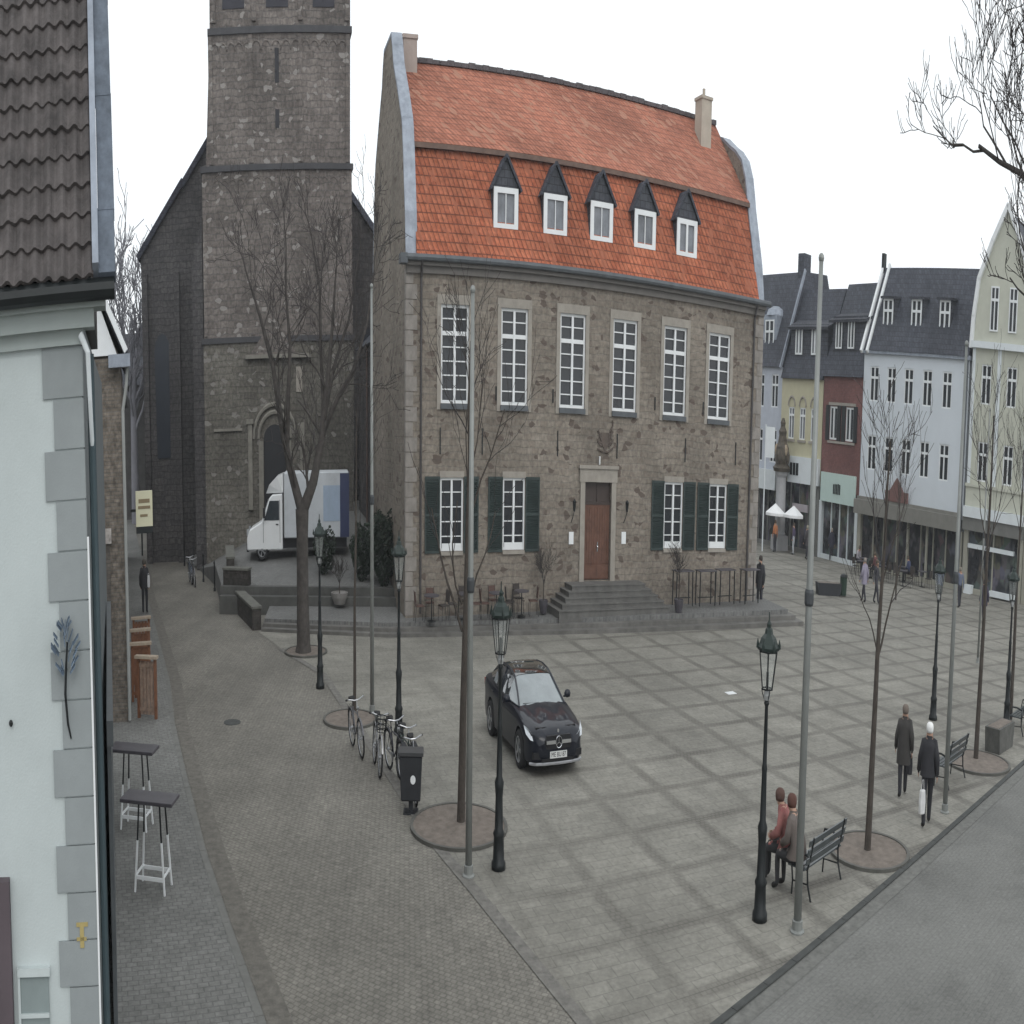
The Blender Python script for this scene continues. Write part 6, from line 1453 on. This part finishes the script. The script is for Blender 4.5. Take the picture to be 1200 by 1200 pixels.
m = MB(); m.lathe([(.75, 4.2), (.85, 4.4), (.6, 4.6), (.7, 4.9), (.62, 5.5), (.45, 5.75), (.35, 6.1), (.38, 6.35), (.2, 6.6), (.24, 6.8), (.1, 7.05)], n=9)
for k in range(4): a = k*math.pi/2+.4; m.sphere((.62*math.cos(a), .62*math.sin(a), 5.0), .22, 7, 5, 1, 1, 1.9)
m.build('statue', mat('bronze_statue', (.085, .072, .055), .6, .2, var=.5, vscale=5), t)
m = MB()
for k in range(3): a = k*2.1-1.5; m.sphere((.55*math.cos(a), .55*math.sin(a), 5.35), .2, 7, 5, 1, 1, 1.6)
m.build('shield', mat('pale_shield', (.35, .28, .2), .7), t)
t = thing('banner_pole', 'white pole with a pale banner beside the town hall corner', 'sign', (26.1, 73.6, 0), -.2)
m = MB(); m.tube([(0, 0, 0), (0, 0, 6.6)], .06, 8); m.build('pole', M_whitef, t); m = MB(); m.box(-.05, .85, -.03, .03, 4.9, 6.5); m.build('banner', M_whitef, t)
t = thing('dark_planter', 'low dark planter box near the lilac coated person', 'planter', (24.2, 54.0, 0), -.1)
m = MB(); m.prism([(-.8, 0), (.8, 0), (.88, .5), (-.88, .5)], 'y', -.35, .35); m.build('box', M_litter, t); m = MB(); m.box(-.78, .78, -.28, .28, .44, .51); m.build('soil', M_soil, t)
t = thing('green_bin', 'small dark green litter bin right of the dark planter', 'litter bin', (25.25, 53.75, 0), 0)
m = MB(); m.lathe([(.22, .05), (.25, .75), (.27, .78)], n=12); m.build('body', mat('bin_green', (.02, .045, .03), .6), t); m = MB(); m.lathe([(.27, .78), (.2, .88), (.04, .92)], n=12); m.build('lid', M_dark, t)
for i, (x, y) in enumerate(((2.2, -2.0), (4.2, -2.2), (6.2, -2.0), (8.2, -2.2), (3.2, -3.7), (5.3, -3.8), (7.4, -3.8))):
    p = wloc(x, y, 0); nm = ('first', 'second', 'third', 'fourth', 'fifth', 'sixth', 'seventh')[i]; row = 'inner' if i < 4 else 'outer'
    cafe_table('%s terrace table of the %s row before the white house' % (nm, row), p, .3*i, group='terrace tables before the white house')
    for j, (dx, dy, rz) in enumerate(((-.6, 0, -math.pi/2), (.6, 0, math.pi/2))):
        q = wloc(x+dx, y+dy, 0); cafe_chair('%s chair at the %s terrace table before the white house' % (('left', 'right')[j], nm), q, WTH+rz, M_wick, 'terrace chairs before the white house')
for i, (x, y, c, nm) in enumerate(((1.6, -2.0, (.35, .33, .36), 'pale'), (6.8, -2.0, (.05, .06, .12), 'navy'), (4.7, -3.8, (.12, .05, .05), 'wine red'))):
    q = wloc(x, y, .0); person('person in a %s top sitting on the terrace of the white house' % nm, q, WTH+(math.pi/2 if i else -math.pi/2), 1.7, 'sit', top=c, hair=(.1, .08, .06), seed=40+i, lod=1, group='people sitting before the white house')
# posts along the churchyard and small things
P0_, P1_ = Vector((-16.2, 50.1, 0)), Vector((-26.5, 67.5, 0))
for k in range(7):
    q = P0_.lerp(P1_, k/6); t = thing('iron_post', '%s dark iron post along the churchyard edge, counted from the white van' % ('first', 'second', 'third', 'fourth', 'fifth', 'sixth', 'seventh')[k], 'post', q, 0, 'iron posts along the churchyard')
    m = MB(); m.lathe([(.07, 0), (.07, .1), (.045, .15), (.04, .95), (.06, 1.0), (.02, 1.1)], n=8); m.build('shaft', M_dark, t)
for i, (x, y) in enumerate(((-18.1, 51.6), (-18.6, 52.4))):
    bicycle('%s bicycle leaning by the churchyard posts' % ('nearer', 'farther')[i], (x, y, .02), -1.1, .08, col=(.08, .10, .14) if i else (.12, .12, .13))
    o = [q for q in bpy.data.objects if q.name.startswith('bicycle') and q.parent is None][-1]; o['group'] = 'bicycles by the churchyard posts'
t = thing('manhole_cover', 'small dark manhole cover in the street', 'manhole cover', (-8.51, 28.11, .0)); m = MB(); m.lathe([(.3, .0), (.3, .012)], n=20); m.build('disc', M_rail, t)
t = thing('floor_plate', 'small white plate set in the square pavement', 'plate', (10.39, 32.61, 0), .3); m = MB(); m.box(-.2, .2, -.15, .15, 0, .02); m.build('plate', M_white, t)

# ---------------------------------------------------------------- pieces that merely share a shape become parts of their own
def split_loose(o):
    me = o.data; n = len(me.vertices); par = list(range(n))
    def find(a):
        while par[a] != a: par[a] = par[par[a]]; a = par[a]
        return a
    co = {}
    for v in me.vertices:
        k = tuple(round(c, 3) for c in v.co)
        if k in co: par[find(v.index)] = find(co[k])
        else: co[k] = v.index
    for p in me.polygons:
        a = find(p.vertices[0])
        for b in p.vertices[1:]: par[find(b)] = a
    grp = {}
    for p in me.polygons: grp.setdefault(find(p.vertices[0]), []).append(p.index)
    if len(grp) < 2: return
    base = o.name.split('.')[0]; first = True
    for k, fs in grp.items():
        vs = sorted({v for f in fs for v in me.polygons[f].vertices}); ix = {v: i for i, v in enumerate(vs)}
        m2 = bpy.data.meshes.new(base); m2.from_pydata([me.vertices[v].co[:] for v in vs], [], [[ix[v] for v in me.polygons[f].vertices] for f in fs])
        for mt in me.materials: m2.materials.append(mt)
        if first: new = m2; first = False
        else: q = bpy.data.objects.new(base, m2); COL.objects.link(q); q.parent = o.parent
    o.data = new
for o in list(bpy.data.objects):
    if o.type == 'MESH' and o.parent and not o.children and o.name.split('.')[0] in ('bell_opening', 'slit_window', 'canopy_post', 'cornice', 'display_step', 'pilaster', 'lesenes', 'lintel', 'string_course', 'door_seam', 'door_handle', 'balustrade_band'): split_loose(o)
# ---------------------------------------------------------------- damp winter air
hz = MB(); hz.box(-120, 120, -12, 150, -1, 45); ho = hz.build('haze', None)
hm = bpy.data.materials.new('haze_air'); hm.use_nodes = True; hn = hm.node_tree
for q in list(hn.nodes):
    if q.type == 'BSDF_PRINCIPLED': hn.nodes.remove(q)
pv_ = hn.nodes.new('ShaderNodeVolumePrincipled'); pv_.inputs['Color'].default_value = (.9, .93, .97, 1); pv_.inputs['Density'].default_value = .0007; pv_.inputs['Anisotropy'].default_value = .2
hn.links.new(pv_.outputs[0], [q for q in hn.nodes if q.type == 'OUTPUT_MATERIAL'][0].inputs['Volume'])
ho.data.materials.clear(); ho.data.materials.append(hm); tag(ho, kind='stuff')
